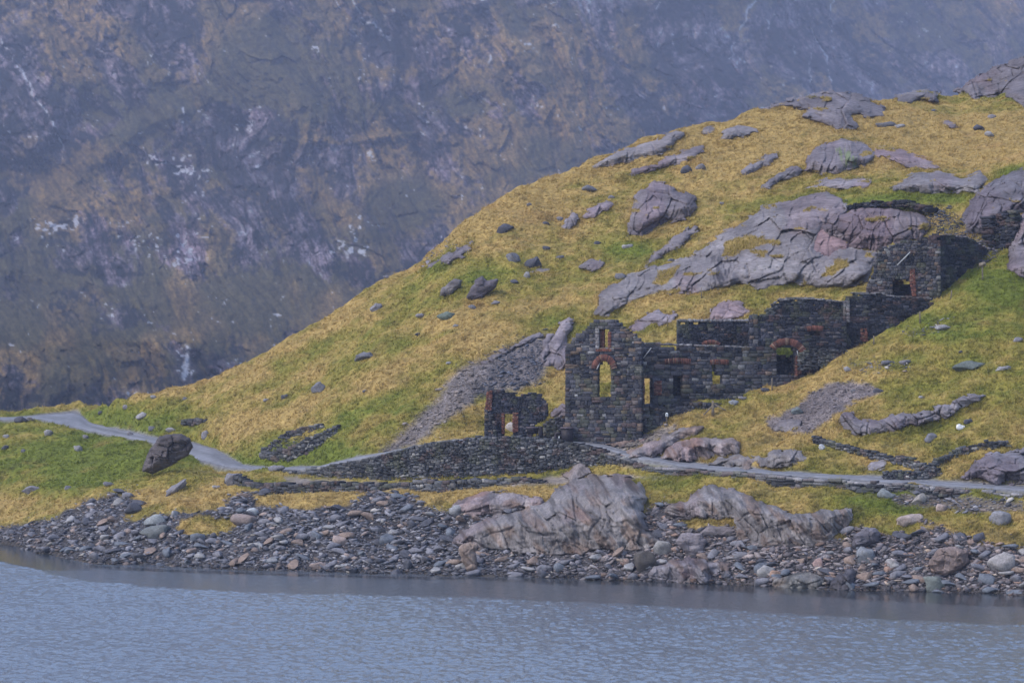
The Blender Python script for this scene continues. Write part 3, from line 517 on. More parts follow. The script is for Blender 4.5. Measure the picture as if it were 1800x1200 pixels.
outcrop('pale rock patch at the road edge below the meadow ditch', [(1512, 826), (1530, 812), (1552, 806), (1560, 814), (1552, 828)], 1.0, 44, tint=(1.1, 1.1, 1.15))
outcrop('two toned low rock pair on the grass slope', [(1020, 468), (1040, 452), (1062, 460), (1058, 474), (1040, 478)], 1.1, 45)
outcrop('scattered dark rock in the dry grass left of the standing rock', [(1018, 384), (1035, 368), (1062, 350), (1080, 354), (1070, 370), (1045, 384)], 1.4, 46, rg=6, tint=(.85, .82, .88))
outcrop('flat broken slabs on the shoulder of the long left ridge', [(740, 468), (768, 456), (800, 438), (830, 426), (832, 440), (812, 452), (790, 462), (756, 474)], 1.3, 47, rg=5, tint=(.9, .88, .95))

def slabstone(label, poly, depth, seed, tint=(1, 1, 1), mt=None, name='boulder', blocky=.6, wd=None):
    """free standing boulder: front and back halves swell from its own outline"""
    P = np.array(poly, float); b0_, b1_ = P.min(0) - 3, P.max(0) + 3; u = np.arange(b0_[0], b1_[0], 1.0); v = np.arange(b0_[1], b1_[1], 1.0)
    Ug, Vg = np.meshgrid(u, v, indexing='ij'); d = sdist(Ug, Vg, P) + 2.6 * facets(Ug / 11, Vg / 9, seed)[0]; d = gblur(gblur(d, 1.2, 0), 1.2, 1)
    yc = float(hit((P[:, 0].min() + P[:, 0].max()) / 2, P[:, 1].max() - 3)) + depth * .3; wd = wd or d.max() * .9
    t = np.clip(d / wd, 0, 1); dome = depth * (1 - (1 - t) ** 2) ** .38; X, Z = Ug * .055, Vg * .055
    f1, e1 = facets(X / 1.5, Z / 1.2, 600 + seed, .9); f2, e2 = facets(X / .6, Z / .5, 620 + seed, .9)
    rel = (.5 * f1 + .25 * f2) * blocky + .3 * fbm(X / .9, Z / .6, seed, 4, 630) - .25 * (1 - ss(0, .08, e1)) * blocky
    col = np.array(tint) * (1 + .35 * fbm(X / .8, Z / .8, seed, 3, 640))[..., None]; n = Ug.size
    Va = W(Ug, Vg, yc - dome * .8 - rel * ss(0, .4, t) * min(1, depth / 2)).reshape(-1, 3); Vb = W(Ug, Vg, yc + dome * .8 + .02).reshape(-1, 3); idx = np.arange(n).reshape(Ug.shape)
    keep = d > -1.0; q = keep[:-1, :-1] & keep[1:, :-1] & keep[1:, 1:] & keep[:-1, 1:]
    fa = np.stack([idx[:-1, :-1], idx[:-1, 1:], idx[1:, 1:], idx[1:, :-1]], -1)[q]; fc = np.concatenate([fa, fa[:, ::-1] + n])
    used = np.unique(fc); mp = np.zeros(2 * n, int); mp[used] = np.arange(len(used)); V = np.concatenate([Va, Vb])[used]; V, b_ = centred(V)
    COVERED.append((P, [])); cc = np.concatenate([col.reshape(-1, 3)] * 2)[used]
    return obj(name, mesh_of(name, V, mp[fc], mt or M_ROCK, cc, True), label=label, cat='boulder', loc=b_)
slabstone('great dark leaning boulder standing at the edge of the path', [(250, 828), (254, 810), (264, 790), (276, 770), (292, 763), (318, 761), (334, 771), (338, 786), (330, 800), (310, 812), (286, 826), (264, 832)], 1.76, 71, tint=(.5, .47, .46), blocky=1.3)
slabstone('grey standing block on the ridge slope with a slanted face', [(771, 521), (777, 506), (798, 489), (811, 492), (809, 505), (792, 520)], 0.88, 72, tint=(.9, .9, .9))
slabstone('dark split crag beside the slanted block on the slope', [(819, 527), (828, 508), (838, 490), (848, 486), (855, 494), (876, 491), (870, 507), (842, 527)], 0.99, 73, tint=(.62, .6, .68))
slabstone('large pink-brown boulder with a black underside on the right shore', [(1630, 992), (1640, 976), (1652, 963), (1680, 960), (1701, 968), (1704, 985), (1692, 1000), (1662, 1013), (1645, 1010)], 1.43, 74, tint=(.95, .78, .7), mt=M_SHORE)
slabstone('orange stained upright stone in the middle of the rubble', [(806, 962), (812, 955), (828, 953), (843, 957), (834, 970), (841, 1000), (824, 1007), (812, 985)], 0.77, 75, tint=(1.0, .82, .68), mt=M_SHORE)
slabstone('big grey boulder above the shore rubble right of the streaked face', [(1496, 958), (1502, 940), (1520, 926), (1540, 928), (1548, 938), (1544, 952), (1520, 962), (1504, 966)], 1.10, 76, tint=(.72, .74, .82))
slabstone('big pale angular slab against the foot of the central rock', [(1186, 950), (1196, 938), (1234, 936), (1242, 952), (1232, 974), (1216, 980), (1200, 966)], 0.88, 77, tint=(1.15, 1.12, 1.15))
slabstone('wide flat stone above the angular slab', [(1228, 936), (1245, 924), (1280, 925), (1296, 932), (1280, 944), (1245, 944)], 0.66, 78, tint=(1.1, 1.06, 1.05))

# ------------------------------------------------------------------ faceted stones
import bmesh
def ico(sub):
    b = bmesh.new(); bmesh.ops.create_icosphere(b, subdivisions=sub, radius=1)
    V = np.array([v.co[:] for v in b.verts]); Fc = np.array([[v.index for v in f.verts] for f in b.faces]); b.free(); return V, Fc
ICO = {s: ico(s) for s in (1, 2, 3)}
def stone_shape(sub, seed, cuts=12, lo=.5, hi=.85, flat=.6):
    lo -= .17; hi -= .06
    g = np.random.default_rng(seed); V, Fc = ICO[sub]; V = V.copy()
    N = g.normal(size=(cuts, 3)); N /= np.linalg.norm(N, axis=1)[:, None]; r = g.uniform(lo, hi, cuts)
    for n, o in zip(N, r):
        e = V @ n - o; V -= np.maximum(e, 0)[:, None] * n
    V += g.normal(size=V.shape) * .018
    V /= np.abs(V).max(0); V *= (1, g.uniform(.65, .95), flat)
    return V, Fc
def tone(g, k=None):
    t = [((.15, .145, .165), .3), ((.11, .11, .13), .3), ((.21, .20, .215), .15), ((.20, .155, .14), .12), ((.07, .07, .085), .1), ((.30, .27, .25), .03)]
    i = g.choice(len(t), p=[q[1] for q in t]) if k is None else k
    return np.array(t[i][0]) * g.uniform(.75, 1.25)
def rotz(V, a):
    c, s = math.cos(a), math.sin(a); return np.stack([V[:, 0] * c - V[:, 1] * s, V[:, 0] * s + V[:, 1] * c, V[:, 2]], 1)
def boulder(label, u, v, wpx, hpx, seed, colr=(.15, .145, .165), rz=0.0, tilt=0.0, flat=None, group=None, cuts=14, name='boulder', sub=3, depth=.8):
    y = float(hit(u, v)); y = float(lineY(13, u)) if y != y else y
    s = wpx * y / F / 2; h = hpx * y / F / 2
    V, Fc = stone_shape(sub, seed, 14, .66, .98, flat=1.0); V = V * (s, s * depth, h * 1.15)
    V += (fbm(V[:, 0] / s * 2, V[:, 1] / s * 2, V[:, 2] / s * 2 + seed, 3, 300)[:, None]) * V / np.linalg.norm(V, axis=1)[:, None] * s * .22
    c, sn = math.cos(tilt), math.sin(tilt); V = np.stack([V[:, 0] * c - V[:, 2] * sn, V[:, 1], V[:, 0] * sn + V[:, 2] * c], 1)
    V = rotz(V, rz)
    n = fbm(V[:, 0] / .5, V[:, 1] / .5, V[:, 2] / .5, 3, 310)
    col = np.array(colr) * (1 + .6 * n)[:, None]
    x = (u - 900) / F * y; z = CAMZ - (v - 600) / F * y
    return obj(name, mesh_of(name, V, Fc, M_STONE, np.clip(col, .01, .9)), label=label, cat='boulder', group=group, loc=(x, y + s * .35, z + h * .62))
G1, G2, G3, BR, DK, PL = (.16, .15, .165), (.12, .118, .135), (.22, .21, .22), (.22, .165, .14), (.06, .06, .075), (.34, .31, .29)
for i, (lab, u, v, w_, h_, c_, ti) in enumerate([
    ('dark rounded boulder at the far left end of the path', 36, 742, 26, 16, DK, 0),
    ('low light stones lying just right of the dark path end boulder', 54, 740, 18, 9, G1, 0),
    ('pale flat stone on the green bank below the path start', 84, 765, 18, 12, G3, .1),
    ('grey stone sitting in the middle of the green bank', 137, 792, 17, 14, G3, 0),
    ('grey slab lying low on the green bank at the left', 52, 866, 34, 16, G1, 0),
    ('long pointed slab leaning out of the grass under the great boulder', 306, 864, 54, 14, G1, .62),
    ('big rounded boulder at the left end of the lower wall', 408, 852, 34, 30, G1, .1),
    ('flat pale stone beside the path end', 484, 828, 30, 12, G1, 0),
    ('flat grey stone with a smaller one on the long left slope', 662, 546, 26, 16, G1, .2),
    ('lone flat rock low on the dry grass slope', 641, 632, 38, 14, G2, .15),
    ('mossy grey stone lying on the slope above the V shaped wall', 562, 688, 30, 20, G2, .15),
    ('small pale stone above the dark slope crag', 738, 558, 18, 9, G1, 0),
    ('green-grey flat stones in the wet patch of the slope', 786, 560, 36, 14, (.10, .12, .10), 0),
    ('dark stone high on the long ridge slope', 888, 408, 34, 16, DK, .3),
    ('rounded grey stone in the middle slope', 902, 460, 28, 18, G2, 0),
    ('broken dark stones right of the rounded middle stone', 938, 470, 34, 22, DK, .2),
    ('pair of dark stones under the ridge slope top', 1034, 336, 30, 14, G2, 0),
    ('white topped stone in the green hollow of the slope', 1103, 436, 20, 9, G3, 0),
    ('dark low boulder with pale streaks in the right hand meadow', 1706, 652, 62, 24, (.10, .115, .11), 0),
    ('small smooth grey stone right of the dark meadow boulder', 1766, 652, 30, 13, G3, 0),
    ('white quartz boulder in the meadow at the right', 1690, 754, 17, 13, (.5, .51, .54), 0),
    ('dark weedy stone behind the white quartz boulder', 1702, 745, 16, 10, DK, 0),
    ('flat stone with a light top on the meadow edge', 1660, 580, 34, 12, G3, -.1),
    ('round stone in the meadow under the jagged outcrop', 1636, 776, 24, 20, G2, 0),
    ('pale boulder in the doorway of the small ruin', 900, 758, 24, 20, (.30, .27, .26), 0),
    ('round grey boulder just below the big grey one', 1518, 990, 42, 32, (.15, .155, .17), 0),
    ('wide pink slab lying in the grass above the right shore', 1598, 922, 52, 26, (.30, .24, .22), .05),
    ('pale half buried boulder with a blue side at the right shore', 1764, 1006, 50, 38, (.24, .22, .22), .2),
    ('grey green boulder standing at the waterline on the right', 1640, 1036, 46, 34, (.13, .14, .13), -.1),
    ('dark square boulder above the waterline right of centre', 1664, 1010, 36, 26, G2, .2),
    ('brown flat topped stone above the left rubble', 428, 920, 46, 22, (.20, .155, .14), .1),
    ('large mossy flat boulder in the left rubble', 275, 946, 56, 28, (.115, .12, .12), 0),
    ('white streaked slab on top of the left rubble', 272, 924, 40, 20, (.20, .21, .22), 0),
    ('dark wedge shaped rock at the top of the left rubble', 232, 904, 34, 22, DK, .45),
    ('white flecked grey block behind the brown flat stone', 442, 908, 26, 18, (.30, .31, .33), 0),
    ('pink rounded stone in the upper rubble', 598, 960, 28, 26, (.26, .20, .18), 0),
    ('broad pinkish stone at the waterline', 562, 1000, 34, 16, (.22, .17, .155), 0),
    ('grey boulder resting on the pinkish slab', 806, 904, 34, 22, (.19, .19, .20), .2),
    ('pale boulder left of the angular slab', 1172, 974, 46, 30, (.22, .21, .21), -.1),
    ('jagged dark rock stack under the central rock', 1135, 1002, 40, 40, (.075, .065, .06), .3),
    ('tan boulder sitting above the waterline right of centre', 1346, 1014, 34, 24, (.21, .20, .20), .35),
    ('brown round boulder next to the tan one', 1364, 1016, 24, 17, (.26, .17, .13), 0),
    ('reddish upright stone in the right hand rubble', 1440, 1000, 24, 24, (.22, .15, .14), .1),
    ('dark square stone in the grass above the right shore', 1724, 952, 28, 20, DK, 0),
    ('grey pitted boulder at the top of the right shore grass', 1758, 920, 40, 26, (.17, .165, .18), 0),
    ('pink block fallen below the road wall', 1655, 898, 24, 18, (.27, .21, .19), .2),
    ('grey slab with a smaller block under the road wall', 1560, 876, 34, 20, (.15, .16, .165), 0),
    ('pale sloping stone fallen below the road wall', 1618, 886, 32, 20, (.21, .19, .175), .3),
    ('small white stone beside the ditch in the meadow', 1446, 790, 15, 12, (.32, .33, .36), 0),
    ('dark boulder on the bank above the gully stones', 1402, 728, 24, 14, (.10, .115, .12), 0),
    ('slate block lying where the side wall meets the meadow', 1290, 712, 20, 12, (.19, .20, .23), -.4)]):
    boulder(lab, u, v, w_, h_, 430 + i, c_, 0, ti, sub=3)
for i, (u, v, w_, h_) in enumerate([(228, 765, 12, 8), (267, 756, 20, 9), (250, 735, 26, 12), (176, 729, 12, 8), (222, 718, 14, 8), (325, 703, 12, 7), (270, 700, 14, 6), (345, 742, 38, 8), (360, 770, 14, 16), (190, 855, 24, 10), (300, 760, 22, 9),
        (960, 395, 14, 8), (984, 388, 16, 8), (930, 362, 10, 7), (1000, 395, 20, 9), (960, 440, 16, 10), (1075, 350, 14, 8), (985, 455, 16, 8), (925, 488, 14, 12), (905, 498, 16, 8), (870, 535, 18, 7), (830, 543, 16, 8), (800, 575, 14, 6), (735, 590, 14, 6), (680, 490, 14, 6), (1092, 490, 22, 14),
        (1380, 318, 10, 8), (1206, 305, 20, 16), (1232, 298, 18, 12), (1560, 222, 40, 10), (1580, 225, 22, 9), (1720, 228, 24, 10), (1745, 208, 16, 8), (1642, 196, 10, 6), (1740, 240, 20, 10), (1545, 690, 22, 9), (1590, 640, 26, 9), (1560, 640, 24, 8), (1490, 652, 20, 8), (1345, 688, 20, 8), (1308, 702, 22, 8),
        (40, 795, 10, 7), (10, 770, 12, 9), (8, 790, 14, 9), (150, 770, 12, 8), (118, 860, 14, 8), (380, 858, 16, 7), (500, 700, 14, 8), (468, 705, 12, 6), (640, 690, 12, 7), (790, 640, 12, 6), (1690, 620, 10, 5), (1790, 600, 18, 9), (1500, 690, 12, 8), (1620, 700, 12, 6), (1050, 430, 14, 7), (1270, 360, 12, 6), (1180, 460, 14, 7)]):
    boulder('small grey stone half sunk in the grass of the hillside', u, v, w_, h_, 500 + i, [G1, G2, G3, DK][i % 4], 0, rnd.uniform(-.3, .3), sub=2, group='small stones in the hillside grass', name='hillside_stone')

# ---- shore rubble and slate spoil
def covered(u, v, m=3):
    k = np.zeros(np.shape(u), bool)
    for P, hs in COVERED:
        b0_, b1_ = P.min(0) - 5, P.max(0) + 5; s = (u > b0_[0]) & (u < b1_[0]) & (v > b0_[1]) & (v < b1_[1])
        if s.any():
            d = sdist(u[s], v[s], P)
            for h in hs: d = np.minimum(d, -sdist(u[s], v[s], h))
            k[s] |= d > m
    return k
def scatter(poly, n, soft=6, seed=0, holes=()):
    P = np.array(poly, float); b0_, b1_ = P.min(0), P.max(0)
    u = rng.uniform(b0_[0] - 12, b1_[0] + 12, n); v = rng.uniform(b0_[1] - 12, b1_[1] + 12, n)
    d = sdist(u, v, P) + rag(u, v) + soft * rng.normal(size=n) * .6
    for h_ in holes: d = np.minimum(d, -sdist(u, v, h_) + rag(u, v) + 3 * rng.normal(size=n))
    k = (d > 0) & ~covered(u, v); u, v = u[k], v[k]; y = hit(u, v); k = ~np.isnan(y); return u[k], v[k], y[k]
STV = [stone_shape(1, 900 + i, 9, .5, .85, f) for i, f in enumerate([.25, .35, .4, .5, .6, .3, .45, .22, .55, .4])]
def stones_mesh(name, x, y, z, s, cols, flatk=1.0):
    Vs, Fs, Cs = [], [], []; off = 0
    lab = rng.integers(0, len(STV), len(x))
    for k, (V0, F0) in enumerate(STV):
        i = np.where(lab == k)[0]
        if not len(i): continue
        a = rng.uniform(0, 6.283, len(i)); t = rng.normal(0, .34, len(i)); V = V0 * (1, 1, flatk)
        V = V[None] * (s[i][:, None, None]) * np.stack([rng.uniform(.8, 1.25, len(i)), np.ones(len(i)), rng.uniform(.7, 1.2, len(i))], 1)[:, None, :]
        c, sn = np.cos(a)[:, None], np.sin(a)[:, None]
        X, Y, Zz = V[..., 0] * c - V[..., 1] * sn, V[..., 0] * sn + V[..., 1] * c, V[..., 2]
        c, sn = np.cos(t)[:, None], np.sin(t)[:, None]; X, Zz = X * c - Zz * sn, X * sn + Zz * c
        Vw = np.stack([X + x[i][:, None], Y + y[i][:, None], Zz + z[i][:, None]], -1)
        Fs.append((F0[None] + off + np.arange(len(i))[:, None, None] * len(V0)).reshape(-1, 3)); off += len(i) * len(V0)
        Vs.append(Vw.reshape(-1, 3)); Cs.append(np.repeat(cols[i], len(V0), 0))
    return mesh_of(name, np.concatenate(Vs), np.concatenate(Fs), M_STONE, np.concatenate(Cs))
def tones(n, u=None, base=None):
    T = np.array([(.15, .145, .165), (.10, .10, .12), (.21, .20, .215), (.20, .155, .14), (.065, .065, .08), (.32, .29, .265)]); i = rng.choice(6, n, p=[.31, .29, .17, .12, .09, .02])
    c = T[i] * rng.uniform(.55, 1.5, (n, 1))
    return c
u, v, y = scatter(RUBBLE, 62000, holes=RHOLES)
wl = np.interp(u, [a for a, b in shore], [b for a, b in shore]); k = v < wl + 2; u, v, y = u[k], v[k], y[k]
n = len(u); s = np.clip(.11 * rng.pareto(1.95, n) + .105, .1, .85) * (1 + .25 * ss(700, 0, u) * 0)
z = CAMZ - (v - 600) / F * y
big = np.argsort(-s)[:600]; keepb = []
for i in big:
    if all((u[i] - u[j]) ** 2 + (2 * (v[i] - v[j])) ** 2 > 300 for j in keepb): keepb.append(i)
    if len(keepb) == 240: break
keepb = np.array(keepb); rest = np.ones(n, bool); rest[keepb] = False
cols = tones(n); wr = (ss(800, 1200, u) * rng.uniform(.2, 1, n))[:, None]; cols = cols * (1 - wr) + cols * np.array([1.12, .93, .80]) * wr
wet = ss(.5, .05, z)[:, None]; cols = cols * (1 - .45 * wet)
sm = s.copy(); sm[rest] = np.minimum(s[rest], .5)
obj('shore_rubble', stones_mesh('shore_rubble', (u[rest] - 900) / F * y[rest], y[rest], z[rest] + sm[rest] * .12, sm[rest], cols[rest]), kind='stuff', label='loose grey slate stones and pebbles covering the lake shore')
PRO = []
kinds = [('grey', (.15, .145, .165)), ('blue-grey', (.115, .125, .15)), ('brown', (.21, .155, .13)), ('dark', (.07, .07, .085)), ('pale grey', (.24, .23, .235))]
for q, (kn, cc) in enumerate(kinds):
    for r in range(3):
        V, Fc = stone_shape(2, 700 + q * 10 + r, 11, .45, .8, [.32, .48, .7][r]); nn = fbm(V[:, 0] * 2, V[:, 1] * 2, V[:, 2] * 2 + q, 3, 320)
        PRO.append((kn, mesh_of('shore_stone', V, Fc, M_STONE, np.array(cc) * (1 + .5 * nn)[:, None])))
pk = [.3, .2, .17, .18, .15]
for i in keepb:
    q = int(rng.choice(5, p=pk)); kn, me = PRO[q * 3 + rnd.randrange(3)]
    o = obj('shore_stone', me, label=f'{kn} angular stone lying among the shore rubble', cat='stone', group=f'{kn} stones of the shore rubble', loc=((u[i] - 900) / F * y[i], y[i], z[i] + s[i] * .2))
    o.scale = (s[i] * 1.0, s[i] * .8, s[i] * .9); o.rotation_euler = (rnd.uniform(-.25, .25), rnd.uniform(-.35, .35), rnd.uniform(0, 6.28))
def spoil(name, label, poly, n, smin, smax, tintf, soft=5, flatk=.8):
    u, v, y = scatter(poly, n, soft); z = CAMZ - (v - 600) / F * y; s = np.clip(smin * (1 + rng.pareto(2.5, len(u))), smin, smax)
    obj(name, stones_mesh(name, (u - 900) / F * y, y, z + s * .1, s, tintf(u, v, len(u)), flatk), kind='stuff', label=label)
def slagt(u, v, n):
    k = np.clip(ss(835, 885, u + (v - 640) * .5) + .15 * rng.normal(size=n), 0, 1)[:, None]
    return (np.array([.21, .175, .16]) * (1 - k) + np.array([.075, .082, .11]) * k) * rng.uniform(.55, 1.5, (n, 1))
spoil('slate_spoil', 'fan of dark slate waste spilling down the slope left of the mill', SLAG, 22000, .06, .42, slagt, soft=11)
spoil('gully_gravel', 'purple-grey gravel in the hollow of the right hand meadow', GULLY, 9000, .045, .22, lambda u, v, n: np.array([.16, .135, .14]) * rng.uniform(.6, 1.45, (n, 1)))
spoil('spilled_stones', 'flat stones spilling from the mill foot to the road', SPIL, 1800, .1, .5, lambda u, v, n: np.array([.22, .185, .165]) * rng.uniform(.5, 1.4, (n, 1)), flatk=.6)
spoil('fallen_wall_stones', 'loose stones fallen from the road wall into the grass', LOWSC, 1500, .08, .45, lambda u, v, n: tones(n))
TOPR = [(1690, 410), (1720, 398), (1770, 396), (1772, 420), (1755, 450), (1730, 470), (1700, 470), (1680, 440), (1655, 415)]
spoil('dark_rubble', 'dark rubble hanging below the right end of the grassy terrace', [(1612, 362), (1650, 366), (1692, 384), (1712, 405), (1690, 418), (1655, 412), (1632, 400), (1618, 380)], 4200, .08, .4, lambda u, v, n: np.array([.05, .052, .065]) * rng.uniform(.5, 1.8, (n, 1)), soft=8)
spoil('path_edge_stones', 'small pale stones strewn along the edges of the left path', [(60, 728), (170, 718), (150, 738), (270, 766), (385, 784), (440, 815), (500, 826), (400, 826), (335, 812), (270, 782), (165, 764), (95, 748), (60, 738)], 420, .04, .22, lambda u, v, n: np.array([.24, .24, .26]) * rng.uniform(.6, 1.3, (n, 1)), soft=2)
spoil('fold_stones', 'stones tumbled into the lower corner of the V shaped fold', [(462, 796), (480, 782), (500, 776), (520, 770), (560, 762), (575, 766), (545, 782), (520, 800), (490, 806), (468, 802)], 2200, .1, .4, lambda u, v, n: np.array([.085, .085, .09]) * rng.uniform(.6, 1.7, (n, 1)), soft=3, flatk=.7)
spoil('collapsed_stones', 'heap of collapsed stones right of the highest ruin wall', TOPR, 5000, .08, .4, lambda u, v, n: np.array([.12, .11, .125]) * rng.uniform(.5, 1.5, (n, 1)))
for j, (lab, poly) in enumerate([('collapsed wall stones lying in the wet hollow on the middle slope', [(760, 420), (800, 430), (830, 440), (800, 455), (760, 465), (745, 460)]),
                                 ('scatter of stones at the top of the green bank by the shore', [(60, 925), (120, 895), (190, 862), (240, 850), (250, 868), (200, 885), (140, 910), (90, 930)]),
                                 ('thin stony strip in the grass of the right meadow', [(1480, 648), (1530, 632), (1600, 636), (1590, 646), (1520, 652)]),
                                 ('stony strip under the meadow edge below the top ruin', [(1590, 585), (1640, 572), (1668, 560), (1670, 568), (1640, 582), (1600, 590)])]):
    spoil('loose_stones', lab, poly, 900, .07, .35, lambda u, v, n: tones(n) * 1.1, soft=8)

# ------------------------------------------------------------------ masonry
def scan(poly, v):
    xs = []
    for (ax, ay), (bx, by) in zip(poly, poly[1:] + poly[:1]):
        if (ay > v) != (by > v): xs.append(ax + (v - ay) * (bx - ax) / (by - ay))
    xs.sort(); return list(zip(xs[::2], xs[1::2]))
def minus(iv, cut):
    out = []
    for a, b in iv:
        segs = [(a, b)]
        for c, d in cut:
            nx = []
            for p, q in segs:
                if d <= p or c >= q: nx.append((p, q))
                else:
                    if c > p: nx.append((p, c))
                    if d < q: nx.append((d, q))
            segs = nx
        out += segs
    return out
class Stones:
    def __init__(s): s.r = []
    def add(s, u0, u1, v0, v1, jit, col, tl=0.0): s.r.append((u0, u1, v0, v1, jit, *col, tl))
    def build(s, name, Y, thick, parent=None, mt=None, label=None, cat=None, group=None, prot=.06, wob=.8):
        A = np.array(s.r, float); n = len(A); u0, u1, v0, v1, jit = A[:, :5].T; col = A[:, 5:8]; tl = A[:, 8]
        if mt is None or mt is M_MAS:
            q1 = fbm(u0 / 26, v0 / 18, 0, 3, 401)[:, None]; q2 = ss(.12, .45, fbm(u0 / 17, v0 / 26, 0, 3, 402))[:, None] * .5; q3 = ss(.25, .5, fbm(u0 / 15, v0 / 13, 0, 2, 403))[:, None] * .5
            col = col * (1 + .7 * q1); col = col * (1 - q2) + np.array([.075, .078, .045]) * q2; col = col * (1 - q3) + np.array([.10, .06, .052]) * q3
        eps = .5; dy = (Y(u1 + eps) * (u1 + eps - 900) / F - 0) * 0
        xa = (u0 - 900) / F * Y(u0); xb = (u1 - 900) / F * Y(u1); ya, yb = Y(u0), Y(u1)
        L = np.hypot(xb - xa, yb - ya) + 1e-9; tx, ty = (xb - xa) / L, (yb - ya) / L; nx, ny = -ty, tx    # nx,ny points away from the viewer
        yc = (ya + yb) / 2
        def corner(fu, fv, depth, ins):
            uu = fu + (.5 - fu) * ins; vv = fv + (.5 - fv) * ins
            x = xa + (xb - xa) * uu + nx * depth; y_ = ya + (yb - ya) * uu + ny * depth
            vp = v0 + (v1 - v0) * vv; z_ = CAMZ - (vp - 600) / F * yc + tl * (fu - .5)
            j = rng.uniform(-.036, .036, (n, 3)) * wob
            return np.stack([x, y_, z_], 1) + j
        fr = [(0, 1), (1, 1), (1, 0), (0, 0)]; V = []
        for f in fr: V.append(corner(*f, thick + jit * .5, 0))
        for f in fr: V.append(corner(*f, -jit, -.03))
        for f in fr: V.append(corner(*f, -jit - prot, .22))
        V = np.stack(V, 1)
        fc = [[0, 3, 2, 1], [8, 9, 10, 11]]
        for k in range(4):
            k2 = (k + 1) % 4; fc.append([k, k2, 4 + k2, 4 + k]); fc.append([4 + k, 4 + k2, 8 + k2, 8 + k])
        Fc = (np.array(fc)[None] + np.arange(n)[:, None, None] * 12).reshape(-1, 4)
        cc = np.repeat(col, 12, 0); Vv = V.reshape(-1, 3)
        if parent is None: Vv, loc = centred(Vv)
        else:
            loc = None; Vv = Vv - np.array(parent['_b'])
        o = obj(name, mesh_of(name, Vv, Fc, mt or M_MAS, np.clip(cc, .01, .8)), parent, label, cat, group, loc=loc)
        return o
def pal(kind):
    r = rnd.random
    if kind == 'mill':
        k = r()
        c = (.045, .045, .056) if k < .45 else (.082, .077, .082) if k < .70 else (.025, .027, .038) if k < .90 else (.11, .08, .065) if k < .96 else (.17, .165, .17)
    elif kind == 'dark': k = r(); c = (.020, .022, .032) if k < .6 else (.036, .037, .050) if k < .93 else (.09, .08, .085)
    elif kind == 'dry': k = r(); c = (.06, .062, .07) if k < .5 else (.10, .098, .105) if k < .78 else (.035, .036, .045) if k < .94 else (.20, .19, .185)
    elif kind == 'brick': k = r(); c = (.145, .060, .046) if k < .55 else (.095, .044, .038) if k < .85 else (.19, .12, .09)
    elif kind == 'light': k = r(); c = (.20, .19, .20) if k < .6 else (.14, .13, .14)
    f = .7 + .6 * r(); return tuple(q * f for q in c)
def vtop(vs, poly, u):
    c = [ay + (u - ax) * (by - ay) / (bx - ax) for (ax, ay), (bx, by) in zip(poly, poly[1:] + poly[:1]) if (ax > u) != (bx > u)]
    return min(c) if c else -1e9
def fill(S, poly, openings=(), kind='mill', ch=(3.5, 7.5), ln=(5, 13), jit=.05, rec=(), tl=0.0):
    """courses of stone over an elevation drawn in photo px; rec = recessed areas (poly, depth)"""
    vs = [p[1] for p in poly]; v = max(vs); v_min = min(vs) - 1
    while v > v_min:
        h = rnd.uniform(*ch); vc = v - h / 2
        cut = [iv for o in openings for iv in scan(o, vc)]
        for a, b in minus(scan(poly, vc), cut):
            a -= rnd.uniform(0, .5); x = a
            while x < b - .3:
                l = rnd.uniform(*ln) * (.7 + .6 * rnd.random())
                x2 = x + l
                if b - x2 < ln[0] * .6: x2 = b
                x2 = min(x2, b)
                if v - h < vtop(vs, poly, (x + x2) / 2) + h * 1.2 and rnd.random() < .13: x = x2; continue
                j = rnd.uniform(-jit, jit); vj = rnd.uniform(-.13, .13) * h
                if h > ch[1] * .75 and rnd.random() < .25:
                    m_ = rnd.uniform(.4, .6); S.add(x, x2, v - h * m_, v, j, pal(kind), tl); S.add(x, x2, v - h, v - h * m_, rnd.uniform(-jit, jit), pal(kind), tl)
                else: S.add(x, x2, v - h + vj, v + abs(vj) + .2, j, pal(kind), tl * rnd.uniform(-1, 1) + rnd.uniform(-.02, .02))
                x = x2
        v -= h
    return S
def ringm(S, cu, cv, ro, ri, a0, a1, n, ky=1.0):
    S.extend([(cu, cv, ro, ri, a0 + (a1 - a0) * k / n, a0 + (a1 - a0) * (k + 1) / n, ky) for k in range(n)])
def arch(parent, rings, Y, yo=-.24, thick=.45, label=None, name='brick_arch'):
    Vs, Fs, Cs = [], [], []; off = 0
    for (cu, cv, ro, ri, a, b, ky) in rings:
        a += .004; b -= .004; y = float(Y(np.array(cu))) + yo + rnd.uniform(-.03, .03); q = []
        for yy in (y, y + thick):
            for rr, an in ((ri, a), (ro + rnd.uniform(-.5, .5), a), (ro + rnd.uniform(-.5, .5), b), (ri, b)):
                uu = cu + rr * math.cos(an); vv = cv - rr * ky * math.sin(an)
                dyy = float(Y(np.array(uu))) - float(Y(np.array(cu)))
                q.append(((uu - 900) / F * (y + dyy), yy + dyy, CAMZ - (vv - 600) / F * y))
        Vs += q; Fs += [[off + i for i in f] for f in ((0, 1, 2, 3), (7, 6, 5, 4), (0, 4, 5, 1), (1, 5, 6, 2), (2, 6, 7, 3), (3, 7, 4, 0))]; Cs += [pal('brick')] * 8; off += 8
    V = np.array(Vs) - np.array(parent['_b'] if '_b' in parent.keys() else ORG[parent.name])
    return obj(name, mesh_of(name, V, np.array(Fs), M_BRICK, np.array(Cs)), parent, label)
ORG = {}
def root(name, label, cat, u, v, y, group=None):
    o = obj(name, None, None, label, cat, group, loc=tuple(W(u, v, y))); o['_b'] = [float(q) for q in W(u, v, y)]; return o
def part(S, name, Y, thick, parent, **k):
    """part of a root; sub-parts go under it with the same origin"""
    o = S.build(name, Y, thick, parent, **k); ORG[o.name] = list(parent['_b']); return o
